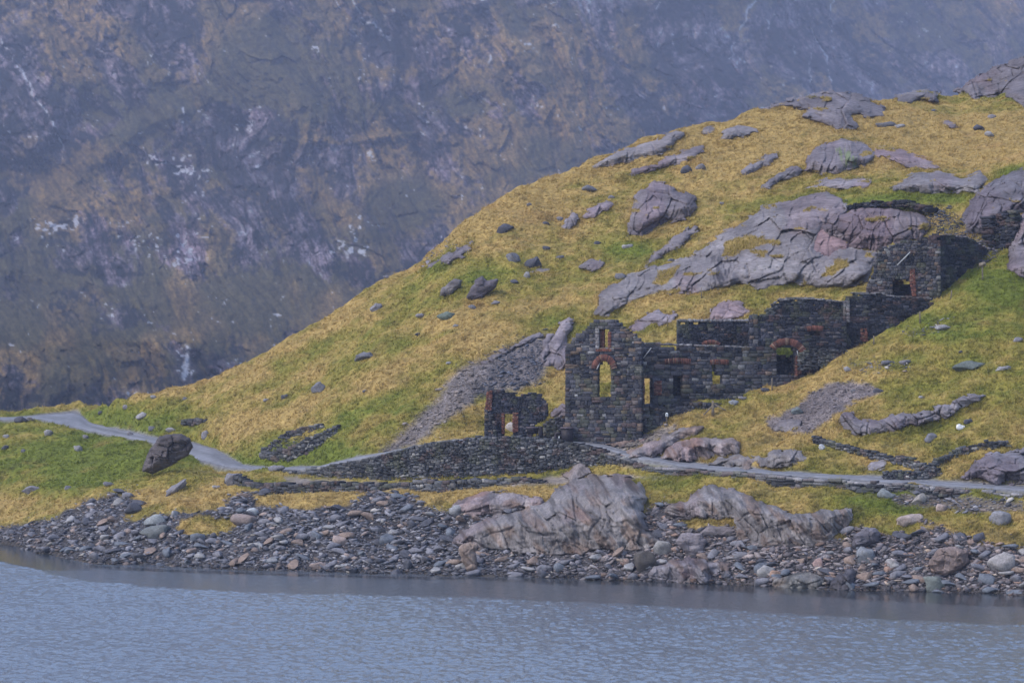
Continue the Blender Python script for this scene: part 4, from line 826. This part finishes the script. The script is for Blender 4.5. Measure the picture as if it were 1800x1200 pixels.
def sub(S, name, Y, thick, prt, **k):
    class P_(dict): pass
    A = {'_b': ORG[prt.name]}
    o = S.build(name, Y, thick, A if False else prt_proxy(prt), **k); o.parent = prt; return o
class prt_proxy:
    def __init__(s, o): s.o = o
    def __getitem__(s, k): return ORG[s.o.name]
def _obj_parentfix(): pass
_o0 = obj
def obj(name, me, parent=None, *a, **k):
    return _o0(name, me, parent.o if isinstance(parent, prt_proxy) else parent, *a, **k)
def rect(a, b, c, d): return [(a, c), (b, c), (b, d), (a, d)]
lin = lambda u0, y0, k: (lambda u: y0 + (np.asarray(u, float) - u0) * k)

# --- the mill: gable and long side wall
Yg = lin(994, 287.6, -.0125); Ys = lin(1118, 288.6, .0150)
mill = root('ruined_mill', 'roofless stone mill ruin with a tall gable and brick arched door', 'ruin', 1060, 776, 287)
GP = [(994, 800), (994, 608), (1003, 605), (1006, 592), (1018, 588), (1030, 579), (1037, 569), (1046, 563), (1060, 560), (1077, 561), (1089, 566), (1098, 577), (1106, 581), (1114, 589), (1121, 591), (1128, 602), (1128, 800)]
door = [(1051, 699), (1051, 650), (1053, 640), (1059, 634), (1066, 634), (1072, 641), (1074, 652), (1074, 699)]
gwin = rect(1052, 1071, 577, 612)
gw = part(fill(Stones(), GP, [door, gwin], 'mill', ch=(3.6, 8), ln=(5, 14), jit=.07), 'gable_wall', Yg, .85, mill)
r_ = []; ringm(r_, 1062, 651, 23, 13, R(8), R(172), 22, 1.25); arch(gw, r_, Yg, label='round brick arch over the gable door')
sub(fill(Stones(), rect(1053, 1062.5, 577, 612), kind='brick', ch=(1.6, 2.2), ln=(3.5, 5), jit=.01), 'brick_infill', lin(994, 288.0, -.0125), .3, gw, mt=M_BRICK)
sub(fill(Stones(), [(1047, 577), (1053, 577), (1053, 617), (1047, 614)], kind='light', ch=(2, 4), ln=(4, 6), jit=.02), 'window_jamb', lin(994, 287.5, -.0125), .5, gw)
sub(fill(Stones(), [(1069, 577), (1075, 577), (1074, 614), (1069, 614)], kind='brick', ch=(1.8, 3), ln=(4, 6), jit=.02), 'window_jamb', lin(994, 287.5, -.0125), .5, gw, mt=M_BRICK)
sub(fill(Stones(), rect(1047, 1075, 612, 617), kind='brick', ch=(2, 2.6), ln=(4, 6), jit=.02), 'window_sill', lin(994, 287.45, -.0125), .5, gw, mt=M_BRICK)
SP = [(1116, 790), (1116, 594), (1124, 602), (1150, 604), (1190, 608), (1240, 609), (1320, 611), (1372, 612), (1372, 602), (1400, 598), (1424, 604), (1424, 720), (1300, 720)]
oA = rect(1133, 1147, 667, 712); oB = [(1183, 696), (1183, 656), (1201, 656), (1201, 696)]; oC = [(1252, 676), (1252, 640), (1258, 640), (1258, 655), (1271, 658), (1271, 676)]; oD = [(1365, 660), (1365, 612), (1372, 607), (1382, 606), (1392, 609), (1399, 618), (1400, 660)]
oB2 = [(1171, 640), (1214, 640), (1208, 655), (1176, 655)]
sw = part(fill(Stones(), SP, [oA, oB, oC, oD], 'mill', ch=(4, 8.5), ln=(6, 16), jit=.07), 'side_wall', Ys, .8, mill)
r_ = []; ringm(r_, 1191.5, 760, 131, 121.5, R(79.5), R(100.5), 16); arch(sw, r_, Ys, label='flat red brick arch over the blocked opening')
r_ = []; ringm(r_, 1265, 745, 114, 105, R(81.5), R(98.5), 12); arch(sw, r_, Ys, label='flat red brick arch over the narrow opening')
r_ = []; ringm(r_, 1383, 633, 39, 27, R(28), R(140), 22, 1.0); arch(sw, r_, Ys, label='wide segmental brick arch with loose ends')
sub(fill(Stones(), rect(1121, 1133, 668, 706), kind='brick', ch=(1.8, 2.4), ln=(3, 5), jit=.02), 'brick_jamb', lin(1118, 288.42, .015), .5, sw, mt=M_BRICK)
sub(fill(Stones(), rect(1150, 1163, 668, 694), kind='brick', ch=(1.8, 2.4), ln=(3, 5), jit=.02), 'brick_jamb', lin(1118, 288.44, .015), .5, sw, mt=M_BRICK)
sub(fill(Stones(), [(1400, 660), (1400, 625), (1409, 632), (1409, 656)], kind='brick', ch=(1.8, 2.6), ln=(3, 5), jit=.02), 'brick_jamb', lin(1118, 288.46, .015), .5, sw, mt=M_BRICK)
part(fill(Stones(), rect(1181, 1203, 640, 700), kind='dark'), 'dark_backing', lin(1118, 290.0, .015), .3, mill)  # dark masonry added behind the doorway so the opening looks shaded
part(fill(Stones(), [(1360, 670), (1360, 627), (1370, 624), (1385, 626), (1405, 624), (1405, 670)], kind='dark', ch=(2.5, 4), ln=(4, 9)), 'inner_wall', lin(1380, 294.8, 0), .5, mill)
rwp = [(1191, 640), (1191, 565), (1200, 562), (1240, 564), (1280, 563), (1320, 567), (1322, 640)]
rw = part(fill(Stones(), rwp, [[(1240, 616), (1241, 606), (1248, 604), (1256, 605), (1259, 616)]], 'dark', ch=(2.6, 4.6), ln=(4, 11), jit=.05), 'rear_wall', lin(1191, 296, .004), .7, mill)
r_ = []; ringm(r_, 1250, 625, 28, 20, R(52), R(128), 14); arch(rw, r_, lin(1191, 296, .004), label='low brick arch at the foot of the rear wall')
S_ = Stones()
for k in range(46):
    u0 = 1191 + k * 2.85; S_.add(u0, u0 + rnd.uniform(2, 4), 562.5 - rnd.uniform(.5, 2.2), 565.5, .05, pal('light'))
part(S_, 'coping', lin(1191, 295.95, .004), .75, mill)
S_ = Stones()
for k in range(44):
    u0 = 1128 + k * 4.4
    if rnd.random() < .8: S_.add(u0, u0 + rnd.uniform(3, 6), 603 + (u0 - 1128) * .037 - rnd.uniform(.3, 1.8), 605 + (u0 - 1128) * .037, .03, pal('light'))
part(S_, 'coping', Ys, .8, mill)
# --- terraced ruin above
Yt = lin(1318, 293.2, .005)
ter = root('terraced_ruin', 'middle terrace ruin of dark slate walls above the wide arch', 'ruin', 1440, 600, 294)
tf = part(fill(Stones(), [(1316, 665), (1318, 558), (1330, 553), (1345, 554), (1400, 554), (1432, 555), (1488, 559), (1488, 640), (1430, 665)], [[(1423, 592), (1424, 582), (1442, 582), (1442, 592)], [(1360, 670), (1360, 618), (1366, 604), (1382, 598), (1398, 602), (1410, 618), (1410, 670)]], 'dark', ch=(2.8, 5), ln=(4.5, 12), jit=.06), 'front_wall', lin(1316, 292.6, .004), .7, ter)
r_ = []; ringm(r_, 1433, 640, 68, 59, R(77), R(103), 12); arch(tf, r_, lin(1316, 292.6, .004), label='faded flat brick arch in the dark wall')
sub(fill(Stones(), rect(1420, 1444, 582, 596), kind='dark'), 'blocking', lin(1316, 293.1, .004), .3, tf)
part(fill(Stones(), [(1318, 640), (1318, 556), (1326, 553), (1332, 556), (1334, 640)], kind='mill', ch=(5, 10), ln=(5, 9), jit=.06), 'corner_stones', lin(1316, 292.45, .004), .5, ter)
part(fill(Stones(), [(1358, 575), (1362, 529), (1380, 526), (1400, 524), (1430, 526), (1460, 528), (1487, 532), (1489, 575)], kind='dark', ch=(2.6, 4.4), ln=(4, 10)), 'back_wall', lin(1360, 298, 0), .7, ter)
part(fill(Stones(), [(1328, 575), (1334, 556), (1346, 545), (1352, 538), (1364, 530), (1372, 560), (1372, 575)], kind='dry', ch=(2.4, 4.4), ln=(3, 8), jit=.14), 'broken_wall_end', lin(1328, 295.5, .0), .9, ter)
part(fill(Stones(), [(1361, 531), (1364, 526.5), (1380, 523.5), (1410, 521.8), (1440, 524), (1487, 530), (1487, 532.5), (1440, 527), (1400, 525.5), (1380, 528)], kind='light', ch=(1.4, 2), ln=(3, 7)), 'coping', lin(1360, 297.9, 0), .75, ter)
part(fill(Stones(), [(1484, 566), (1485, 530), (1493, 526), (1494, 566)], kind='light', ch=(2.4, 4), ln=(3, 6)), 'wall_end', lin(1484, 294.3, 0), 1.2, ter)
rs = part(fill(Stones(), [(1488, 660), (1488, 530), (1492, 518), (1502, 515), (1548, 516), (1560, 520), (1600, 523), (1638, 525), (1645, 545), (1600, 600), (1560, 620)], kind='dark', ch=(2.4, 4.6), ln=(4, 11), jit=.06), 'high_wall', lin(1488, 294.6, .009), .8, ter)
sub(fill(Stones(), [(1512, 600), (1513, 578), (1524, 576), (1526, 600)], kind='brick', ch=(2, 3), ln=(3, 5), jit=.06), 'brick_patch', lin(1488, 294.54, .009), .2, rs, mt=M_BRICK)
part(fill(Stones(), [(1492, 517.5), (1500, 514), (1548, 514.2), (1562, 518.5), (1600, 521), (1638, 523.3), (1638, 525.5), (1600, 523.3), (1562, 521), (1548, 516.5), (1503, 516.5)], kind='light', ch=(1.4, 2), ln=(3, 8)), 'coping', lin(1488, 294.55, .009), .85, ter)
# --- the top ruin
Yu = lin(1523, 299.6, -.008)
top = root('upper_ruin', 'highest ruin block with a chimney like corner and a black fireplace', 'ruin', 1590, 520, 299)
UPg = [(1521, 545), (1523, 505), (1529, 490), (1536, 480), (1535, 462), (1541, 452), (1546, 438), (1556, 433), (1570, 430), (1585, 424), (1605, 421), (1630, 417), (1636, 412), (1650, 411), (1653, 416), (1654, 545)]
fp = [(1569, 520), (1569, 494), (1576, 490), (1594, 490), (1606, 498), (1605, 520)]
uw = part(fill(Stones(), UPg, [fp], 'mill', ch=(2.8, 6), ln=(4, 10), jit=.07), 'end_wall', Yu, .9, top)
sub(fill(Stones(), [(1599, 495), (1600, 474), (1608, 472), (1611, 520), (1604, 520)], kind='brick', ch=(2, 2.6), ln=(3, 5), jit=.03), 'brick_jamb', lin(1523, 299.4, -.008), .4, uw, mt=M_BRICK)
sub(fill(Stones(), rect(1566, 1609, 488, 530), kind='dark'), 'fireplace_back', lin(1523, 301.1, -.008), .4, uw)
part(fill(Stones(), [(1649, 545), (1650, 414), (1662, 413), (1690, 416), (1710, 420), (1724, 430), (1738, 440), (1742, 450), (1735, 480), (1700, 520), (1680, 545)], kind='dark', ch=(2.2, 4.2), ln=(3, 8), jit=.05), 'side_wall', lin(1650, 298.9, .085), .9, top)
# --- the small outbuilding
out = root('ruined_outbuilding', 'small broken outbuilding wall with a square doorway left of the mill', 'ruin', 905, 768, 292)
Yo = lin(850, 292.6, -.004)
dr = [(886, 790), (886, 728), (902, 728), (902, 790)]
ow = part(fill(Stones(), [(852, 790), (852, 720), (856, 700), (857, 686), (868, 684), (890, 688), (920, 692), (935, 690), (952, 692), (956, 702), (962, 708), (964, 728), (958, 736), (940, 746), (930, 790)], [dr], 'dark', ch=(2.2, 4.4), ln=(3.5, 9), jit=.07), 'wall', Yo, .7, out)
sub(fill(Stones(), [(853, 722), (856, 686), (866, 686), (864, 722)], kind='brick', ch=(2, 3), ln=(3, 5.5), jit=.05), 'brick_corner', lin(850, 292.45, -.004), .4, ow, mt=M_BRICK)
sub(fill(Stones(), [(882, 762), (882, 728), (887, 728), (887, 762)], kind='brick', ch=(2, 2.6), ln=(3, 5), jit=.03), 'brick_jamb', lin(850, 292.45, -.004), .5, ow, mt=M_BRICK)
sub(fill(Stones(), [(901, 760), (901, 726), (911, 726), (911, 758)], kind='brick', ch=(2, 2.6), ln=(3, 5), jit=.03), 'brick_jamb', lin(850, 292.45, -.004), .5, ow, mt=M_BRICK)
part(fill(Stones(), [(852, 790), (852, 722), (868, 724), (866, 735), (875, 742), (870, 750), (882, 760), (876, 790)], kind='mill', ch=(2.8, 5), ln=(4, 9), jit=.1), 'buttress', lin(850, 292.0, 0), .6, out)
part(fill(Stones(), [(955, 790), (955, 745), (968, 736), (996, 728), (996, 790)], kind='mill', ch=(2.6, 4.8), ln=(4, 10), jit=.1), 'low_wall', lin(955, 291.2, 0), .6, out)

# ------------------------------------------------------------------ dry stone walls
def drywall(label, topl, botl, Y, thick=.6, ch=(2.0, 4.4), ln=(3, 8.5), kind='dry', jit=.12, name='dry_stone_wall', lean=0.0, prot=.07, rough=2.2, capk=None):
    T = np.array(topl, float); B = np.array(botl, float); S = Stones(); ua, ub = T[0, 0], T[-1, 0]
    tv = lambda u: np.interp(u, T[:, 0], T[:, 1]); bv = lambda u: np.interp(u, B[:, 0], B[:, 1])
    hm = max(bv(u) - tv(u) for u in np.arange(ua, ub, 4)); o = 0.0; first = True
    while o < hm:
        h = rnd.uniform(*ch); u = ua + rnd.uniform(-2, 2)
        while u < ub:
            l = rnd.uniform(*ln) * (.6 + .8 * rnd.random()); uc = u + l / 2; v0 = tv(uc) + o + rnd.uniform(-.9, .9) + rough * .5 * noise(np.array(uc / 14.), np.array(o / 9.), 0, 5) + (rnd.uniform(-rough, rough) * .35 if first else 0)
            if v0 < bv(uc) - .5:
                S.add(u, u + l, v0 - (1.2 if first else .2), v0 + h * 1.12, rnd.uniform(-jit, jit) - lean * o, pal(capk or kind) if first else pal(kind), rnd.uniform(-.03, .03))
            u += l
        o += h; first = False
    return S.build(name, Y, thick, None, M_MAS, label, 'wall', prot=prot, wob=1.3)
W1T = [(496, 828), (520, 827), (560, 822), (620, 811), (660, 803), (700, 791), (740, 784), (762, 778), (800, 775), (812, 778), (818, 770), (860, 769), (900, 767), (960, 772), (1010, 779), (1050, 789), (1090, 804), (1130, 818), (1165, 828)]
W1B = [(496, 834), (560, 838), (620, 843), (700, 850), (760, 854), (850, 854), (900, 852), (960, 842), (1000, 834), (1050, 826), (1100, 828), (1165, 834)]
drywall('long high dark retaining wall holding up the mill yard', W1T, W1B, lambda u: lineY(4, u) - .15 + 0 * u, .9, lean=.006)
drywall('low crumbling wall running along the shelf below the retaining wall', [(396, 836), (412, 840), (430, 847), (470, 850), (520, 851), (560, 846), (600, 849), (660, 850), (720, 848), (800, 845), (860, 843), (900, 840), (925, 841), (950, 847), (985, 855)],
        [(396, 848), (430, 862), (470, 868), (520, 870), (600, 867), (700, 865), (800, 862), (900, 860), (950, 866), (985, 870)], lambda u: lineY(3, u) - 1.1, 1.2, ch=(2.4, 5), ln=(4, 12), rough=4)
drywall('low flat topped wall along the lake side of the road', [(1128, 820), (1160, 822), (1200, 824), (1250, 829), (1300, 832), (1400, 840), (1500, 846), (1600, 853), (1700, 862), (1800, 869), (1900, 876)],
        [(1128, 832), (1200, 840), (1250, 846), (1300, 850), (1400, 856), (1500, 862), (1600, 868), (1700, 876), (1800, 884), (1900, 892)], lambda u: lineY(4, u) - .2, .8, ch=(2.6, 5), ln=(7, 18), rough=3.5, capk='light')
drywall('low broken wall in front of the mill side wall', [(1112, 712), (1130, 710), (1150, 712), (1165, 714), (1180, 712), (1200, 709), (1230, 708), (1262, 708), (1280, 709), (1300, 706)],
        [(1112, 770), (1140, 764), (1165, 756), (1185, 748), (1210, 740), (1240, 732), (1262, 728), (1285, 720), (1300, 712)], lambda u: np.interp(u, [1112, 1175, 1300], [287.0, 288.0, 289.6]), .7, kind='mill', ch=(2.6, 5), ln=(4, 10))
# V shaped fold
def hity(pts): # distance of the ground along a drawn line
    p = np.array(pts, float); u = np.arange(p[0, 0], p[-1, 0] + 1, 6.); v = np.interp(u, p[:, 0], p[:, 1]); y = hit(u, v); y = gblur(y[:, None], 2, 0)[:, 0]
    return lambda q: np.interp(q, u, y)
fb = [(458, 800), (480, 806), (510, 808), (535, 798), (560, 782), (592, 757)]
drywall('front arm of the V shaped stone sheepfold wall on the slope', [(458, 792), (480, 796), (500, 790), (520, 780), (545, 768), (570, 758), (592, 748)], [(458, 802), (480, 810), (515, 812), (535, 804), (560, 788), (592, 760)], lambda u: hity(fb)(u) - .3, .7)
fb2 = [(460, 797), (480, 786), (505, 768), (530, 760), (566, 752)]
drywall('rear arm of the V shaped stone sheepfold wall on the slope', [(460, 790), (480, 776), (500, 762), (525, 752), (566, 744)], [(460, 800), (480, 790), (505, 772), (530, 762), (566, 754)], lambda u: hity(fb2)(u) - .2, .6)
fb3 = [(1428, 775), (1460, 784), (1500, 796), (1540, 806), (1580, 814), (1620, 826), (1650, 834)]
drywall('thin dark sunken ditch wall curving through the right meadow', [(1428, 768), (1460, 776), (1500, 787), (1540, 798), (1580, 804), (1615, 812), (1650, 826)], [(1428, 776), (1460, 785), (1500, 797), (1540, 808), (1580, 817), (1620, 828), (1650, 836)], lambda u: hity(fb3)(u) - .2, .5, kind='dry', ch=(2, 4), rough=6)
fb4 = [(1640, 826), (1660, 812), (1680, 800), (1720, 786), (1770, 782)]
drywall('broken wall line climbing right from the ditch end', [(1640, 816), (1660, 802), (1680, 792), (1720, 778), (1770, 774)], [(1640, 830), (1660, 816), (1680, 804), (1720, 790), (1770, 784)], lambda u: hity(fb4)(u) - .2, .5, kind='dry', ch=(2, 4.2), rough=5)
fb5 = [(1552, 842), (1600, 844), (1636, 838)]
drywall('short wall of small stones under a grass topped bank beside the road', [(1552, 828), (1600, 829), (1640, 826)], [(1552, 843), (1600, 845), (1640, 842)], lambda u: hity(fb5)(u) - .2, .5, ch=(2, 3.6))
fb6 = [(1408, 645), (1430, 650), (1460, 648), (1498, 636)]
drywall('sloping mound of stacked grey slates right of the wide arch', [(1404, 622), (1420, 615), (1450, 612), (1480, 616), (1502, 622)], [(1404, 650), (1440, 646), (1470, 640), (1502, 630)], lambda u: np.interp(u, [1404, 1502], [291.2, 291.6]), .9, ch=(1.8, 3.2), ln=(3, 8), name='slate_mound', rough=4)
fb7 = [(1490, 366), (1550, 362), (1620, 372), (1690, 392)]
drywall('ragged retaining wall edging the grassy terrace above the cliff', [(1492, 362), (1510, 357), (1545, 355), (1580, 354), (1610, 357), (1630, 364)], [(1492, 368), (1530, 363), (1580, 361), (1612, 366), (1630, 374)], lambda u: hity(fb7)(u) - 1.6, 1.4, kind='dark', ch=(1.8, 3.4), ln=(3, 8), rough=4)
drywall('dark dry stone wall below the rock face at the far right', [(1740, 385), (1760, 372), (1782, 372)], [(1745, 470), (1762, 460), (1778, 440)], lambda u: np.minimum(hit(u, 420 + 0 * u), 330) - 2.0, 1.5, kind='dark', ch=(2.2, 4), ln=(3, 8), rough=5)
drywall('short row of edging stones along the left path bend', [(318, 740), (335, 736), (362, 738)], [(318, 746), (335, 745), (362, 745)], lambda u: hity([(318, 746), (362, 746)])(u) - .2, .5)

# ------------------------------------------------------------------ posts, notices, timbers, iron
def box_v(a, b, w0, d0, w1=None, d1=None):
    """tapered bar from point a to point b"""
    a, b = np.array(a, float), np.array(b, float); t = b - a; t /= np.linalg.norm(t); s = np.cross(t, (0, 1, 0)); s = s if np.linalg.norm(s) > .1 else np.array([1., 0, 0]); s /= np.linalg.norm(s); f = np.cross(s, t)
    w1 = w1 or w0; d1 = d1 or d0; V = []
    for p, ww, dd in ((a, w0, d0), ((a * .35 + b * .65), (w0 + w1) / 2 * 1.06, (d0 + d1) / 2), (b - t * ww_cut(w0), w1, d1), (b, w1 * .6, d1 * .6)):
        for sx, sy in ((-1, -1), (1, -1), (1, 1), (-1, 1)): V.append(p + s * sx * ww / 2 + f * sy * dd / 2)
    Fc = [(3, 2, 1, 0), (12, 13, 14, 15)] + [(r * 4 + k, r * 4 + (k + 1) % 4, r * 4 + 4 + (k + 1) % 4, r * 4 + 4 + k) for r in range(3) for k in range(4)]
    return np.array(V), np.array(Fc)
def ww_cut(w0): return w0 * .3
def bar(name, a, b, w0, d0, mt, parent=None, **k):
    V, Fc = box_v((0, 0, 0), np.array(b) - np.array(a), w0, d0, w0 * .85, d0 * .85)
    return obj(name, mesh_of(name, V, Fc, mt), parent, loc=tuple(np.array(a)), **k)
def panel(name, c, w_, h_, d_, mt, parent=None, **k):
    return bar(name, (c[0], c[1], c[2] - h_ / 2), (c[0], c[1], c[2] + h_ / 2), w_, d_, mt, parent, **k)
def post(label, u, vt, vb, wpx, lean=0, mt=None, y=None):
    y = y or float(hit(u, vb)) - .05; a = W(u, vb + 3, y); b = W(u + lean, vt, y)
    return bar('fence_post', a, b, wpx * y / F, wpx * y / F, mt or M_WOOD, label=label, cat='post', group='posts standing about the mill')
post('pale thin post standing at the foot of the gable', 1031, 756, 777, 2.6)
post('pale short post by the gable right corner', 1085, 744, 762, 2.4)
post('thick broken fence post with fallen rails on the meadow edge', 1253, 704, 730, 4.6)
post('slim dark post in the meadow below the narrow opening', 1357, 664, 686, 2)
post('slim dark post at the meadow edge under the high wall', 1536, 590, 606, 2.2)
post('slim dark post on the crest below the top ruin', 1617, 547, 568, 2.2)
post('short leaning post close below the top ruin corner', 1671, 510, 524, 2, 2)
post('thin post in the grass behind the rear mill wall', 1233, 505, 524, 1.6)
post('thin post in the grass right behind the gable', 1173, 556, 574, 1.6)
def notice(label, u, vt, vb, pw, ph, tall):
    y = float(hit(u, vb)) - .05; b_ = W(u, vb, y); r = obj('notice_sign', None, None, label, 'sign', 'small notices on posts', loc=tuple(b_))
    k = y / F; bar('post', (0, 0, -.1), (0, 0, tall * k), 2.2 * k, 2.2 * k, M_WOOD, r)
    pn = bar('panel', (0, -.09, (tall - ph) * k), (0, -.09, tall * k), pw * k, .03, M_SIGN, r)
    for q in (.28, .5, .68): bar('printed_mark', (-pw * k * .26, -.02, ph * k * q), (pw * k * .26, -.02, ph * k * (q + .001)), .025, .012, M_BLACK, pn)
notice('small white notice on a post before the broken wall below the mill', 1172, 723, 745, 5, 7, 20)
notice('small white notice on a post before the slate mound by the wide arch', 1437, 622, 646, 6, 6, 20)
y = float(hit(1727, 492)); b_ = W(1727, 492, y); r = obj('wooden_signpost', None, None, 'dark board on a post in the grass below the top ruin', 'sign', loc=tuple(b_)); k = y / F
bar('post', (0, 0, -.1), (0, 0, 26 * k), 2.4 * k, 2.4 * k, M_WOOD, r); bar('board', (-6 * k, -.1, 26 * k), (6 * k, -.1, 29 * k), 7 * k, .12, M_WOOD, r)
def timber(label, u0, v0, u1, v1, y, wpx, mt=M_WOOD, name='timber'):
    bar(name, W(u0, v0, y), W(u1, v1, y + .1), wpx * y / F, wpx * y / F, mt, label=label, cat='timber')
M_PALE = m_plain('bleached_wood', (.36, .36, .38), .8)
timber('fallen fence rail leaning right from the thick post', 1256, 710, 1279, 723, float(hit(1262, 722)) - .25, 2.2)
timber('fallen fence rail leaning left from the thick post', 1237, 729, 1252, 713, float(hit(1245, 729)) - .25, 2.6)
timber('pale pole leaning flat against the side wall beside the gable', 1131, 629, 1145, 611, 288.15, 1.7, M_PALE)
timber('pale pole leaning flat against the top ruin wall', 1577, 466, 1600, 443, 298.55, 1.7, M_PALE)
timber('bleached stick caught in the gable arch', 1049, 649, 1054, 638, 286.6, 1.8, M_PALE)
timber('bleached stick hanging at the right end of the wide arch', 1404, 628, 1401, 616, 292.3, 1.4, M_PALE)
M_RUST2 = m_plain('dull_iron', (.09, .07, .082), .6)
def iron(label, u0, u1, vt, vb, y, kind):
    r = obj('mill_machine', None, None, label, 'machine', loc=tuple(W((u0 + u1) / 2, vb, y))); k = y / F; w_ = (u1 - u0) * k; h_ = (vb - vt) * k
    def hex_(name, pts_lo, pts_hi, z0, z1, mt=M_RUST):
        V = np.array([(x, yy, z0) for x, yy in pts_lo] + [(x, yy, z1) for x, yy in pts_hi]); Fc = np.array([(3, 2, 1, 0), (4, 5, 6, 7), (0, 1, 5, 4), (1, 2, 6, 5), (2, 3, 7, 6), (3, 0, 4, 7)])
        obj(name, mesh_of(name, V, Fc, mt), r)
    q = lambda a, b, c, d: [(a, c), (b, c), (b, d), (a, d)]
    if kind == 0:
        hex_('hopper', q(-w_ * .42, w_ * .18, -.3, .6), q(-w_ * .5, w_ * .2, -.55, .8), h_ * .38, h_ * .92)
        hex_('casing', q(w_ * .2, w_ * .5, -.5, .7), q(w_ * .2, w_ * .46, -.45, .65), -.15, h_)
        hex_('rim', q(-w_ * .53, w_ * .2, -.6, .85), q(-w_ * .53, w_ * .2, -.6, .85), h_ * .86, h_ * .95, M_RUST2)
        for sx in (-.42, .08): hex_('leg', q(w_ * sx, w_ * sx + .12, -.3, -.15), q(w_ * sx, w_ * sx + .12, -.3, -.15), -.15, h_ * .4)
    else:
        hex_('casing', q(-w_ * .08, w_ * .5, -.5, .6), q(-w_ * .08, w_ * .5, -.5, .6), -.15, h_ * .97)
        hex_('lid', q(-w_ * .12, w_ * .54, -.56, .66), q(-w_ * .12, w_ * .54, -.56, .66), h_ * .97, h_ * 1.06, M_RUST2)
        hex_('bracket', q(-w_ * .5, -w_ * .3, -.3, .3), q(-w_ * .42, -w_ * .3, -.3, .3), -.15, h_ * .6)
        hex_('beam', q(-w_ * .45, w_ * .0, -.2, .2), q(-w_ * .45, w_ * .0, -.2, .2), h_ * .55, h_ * .72)
        hex_('plate', q(-w_ * .22, -w_ * .17, -.36, -.32), q(-w_ * .22, -w_ * .17, -.36, -.32), h_ * .3, h_ * .45, M_SIGN)
M_RUST.node_tree.nodes['Principled BSDF'].inputs['Roughness'].default_value = .6
iron('rusty iron crusher on legs standing in front of the small ruin', 925, 955, 749, 770, 288.9, 0)
iron('black rusted iron casing at the left foot of the gable', 972, 1007, 752, 778, 286.7, 1)

# ------------------------------------------------------------------ grass tufts
def tufts(n):
    u = rng.uniform(-180, 2040, n); v = rng.uniform(110, 1000, n); y = hit(u, v)
    k = ~np.isnan(y); u, v, y = u[k], v[k], y[k]
    k = ~covered(u, v, 4.5); u, v, y = u[k], v[k], y[k]
    eu, ev = [], []
    for P, hs in COVERED:
        for Q in [P] + list(hs):
            for a, b in zip(Q, np.roll(Q, -1, 0)):
                m = int(np.hypot(*(b - a)) * 1.6) + 1; t = rng.uniform(size=m); eu.append(a[0] + (b[0] - a[0]) * t + rng.normal(size=m) * 3); ev.append(a[1] + (b[1] - a[1]) * t + 2 + rng.normal(size=m) * 3)
    eu, ev = np.concatenate(eu), np.concatenate(ev); ey = hit(eu, ev); k = ~np.isnan(ey); u, v, y = np.concatenate([u, eu[k]]), np.concatenate([v, ev[k]]), np.concatenate([y, ey[k] - .25])
    x = (u - 900) / F * y; z = zat(u, y)
    c, g = cover(u, v, x, y, z)
    k = rng.uniform(size=len(u)) < g * .98 + .0; k &= g > .35
    return x[k], y[k], z[k], c[k], u[k], v[k]
x, y, z, c, u, v = tufts(175000); B = 6
tp_ = np.concatenate(TURF); x, y, z = (np.concatenate([q, tp_[:, k_]]) for k_, q in enumerate((x, y, z))); tc = np.array([.24, .18, .05]) * rng.uniform(.75, 1.25, (len(tp_), 1)); c = np.concatenate([c, tc]); n = len(x)
clump = fbm(x / 1.4, y / 1.4, 0, 3, 77)
h = (.17 + .20 * rng.uniform(size=n) ** 2 + .22 * np.clip(clump, 0, 1)); c = c * (1.22 + .13 * rng.normal(size=(n, 1)))
V = np.zeros((n, B, 3, 3), np.float32); wind = np.array([.25, -.1])
for b in range(B):
    a = rng.uniform(0, 6.283, n); r = rng.uniform(0, .13, n); bx = x + np.cos(a) * r; by = y + np.sin(a) * r
    a2 = rng.uniform(0, 6.283, n); hw = rng.uniform(.02, .042, n); ln_ = h * rng.uniform(.6, 1.15, n); le = ln_ * rng.uniform(.25, .9, n)
    V[:, b, 0] = np.stack([bx - np.cos(a2) * hw, by - np.sin(a2) * hw, z - .04], 1); V[:, b, 1] = np.stack([bx + np.cos(a2) * hw, by + np.sin(a2) * hw, z - .04], 1)
    V[:, b, 2] = np.stack([bx + np.cos(a) * le + wind[0] * ln_, by + np.sin(a) * le + wind[1] * ln_, z + ln_ * .85], 1)
cc = np.repeat(np.clip(c, .006, .8), B * 3, 0)
tip = np.tile(np.array([.85, .85, 1.25]), n * B)[:, None]
obj('moor_grass', mesh_of('moor_grass', V.reshape(-1, 3), np.arange(n * B * 3).reshape(-1, 3), M_GRASS, cc * tip), kind='stuff', label='tussocky yellow-green moor grass covering the hillside')
for o in list(bpy.data.objects):
    if '_b' in o.keys(): del o['_b']

# ------------------------------------------------------------------ haze
hz = bpy.data.materials.new('haze_air'); hz.use_nodes = True; hn = hz.node_tree.nodes; hn.clear()
ho = hn.new('ShaderNodeOutputMaterial'); hv = hn.new('ShaderNodeVolumePrincipled')
hv.inputs['Color'].default_value = (.63, .71, 1.0, 1); hv.inputs['Density'].default_value = HAZE; hv.inputs['Anisotropy'].default_value = 0.0
hz.node_tree.links.new(hv.outputs[0], ho.inputs['Volume'])
x0, x1, y0, y1, z0, z1 = -2300, 2300, -80, 5600, -12, 1400
hV = np.array([(x, y, z) for x in (x0, x1) for y in (y0, y1) for z in (z0, z1)], float)
hF = np.array([(0, 1, 3, 2), (4, 6, 7, 5), (0, 4, 5, 1), (2, 3, 7, 6), (0, 2, 6, 4), (1, 5, 7, 3)])
obj('haze', mesh_of('haze', hV, hF, hz), kind='stuff', label='thin blue haze filling the valley in front of the mountain')
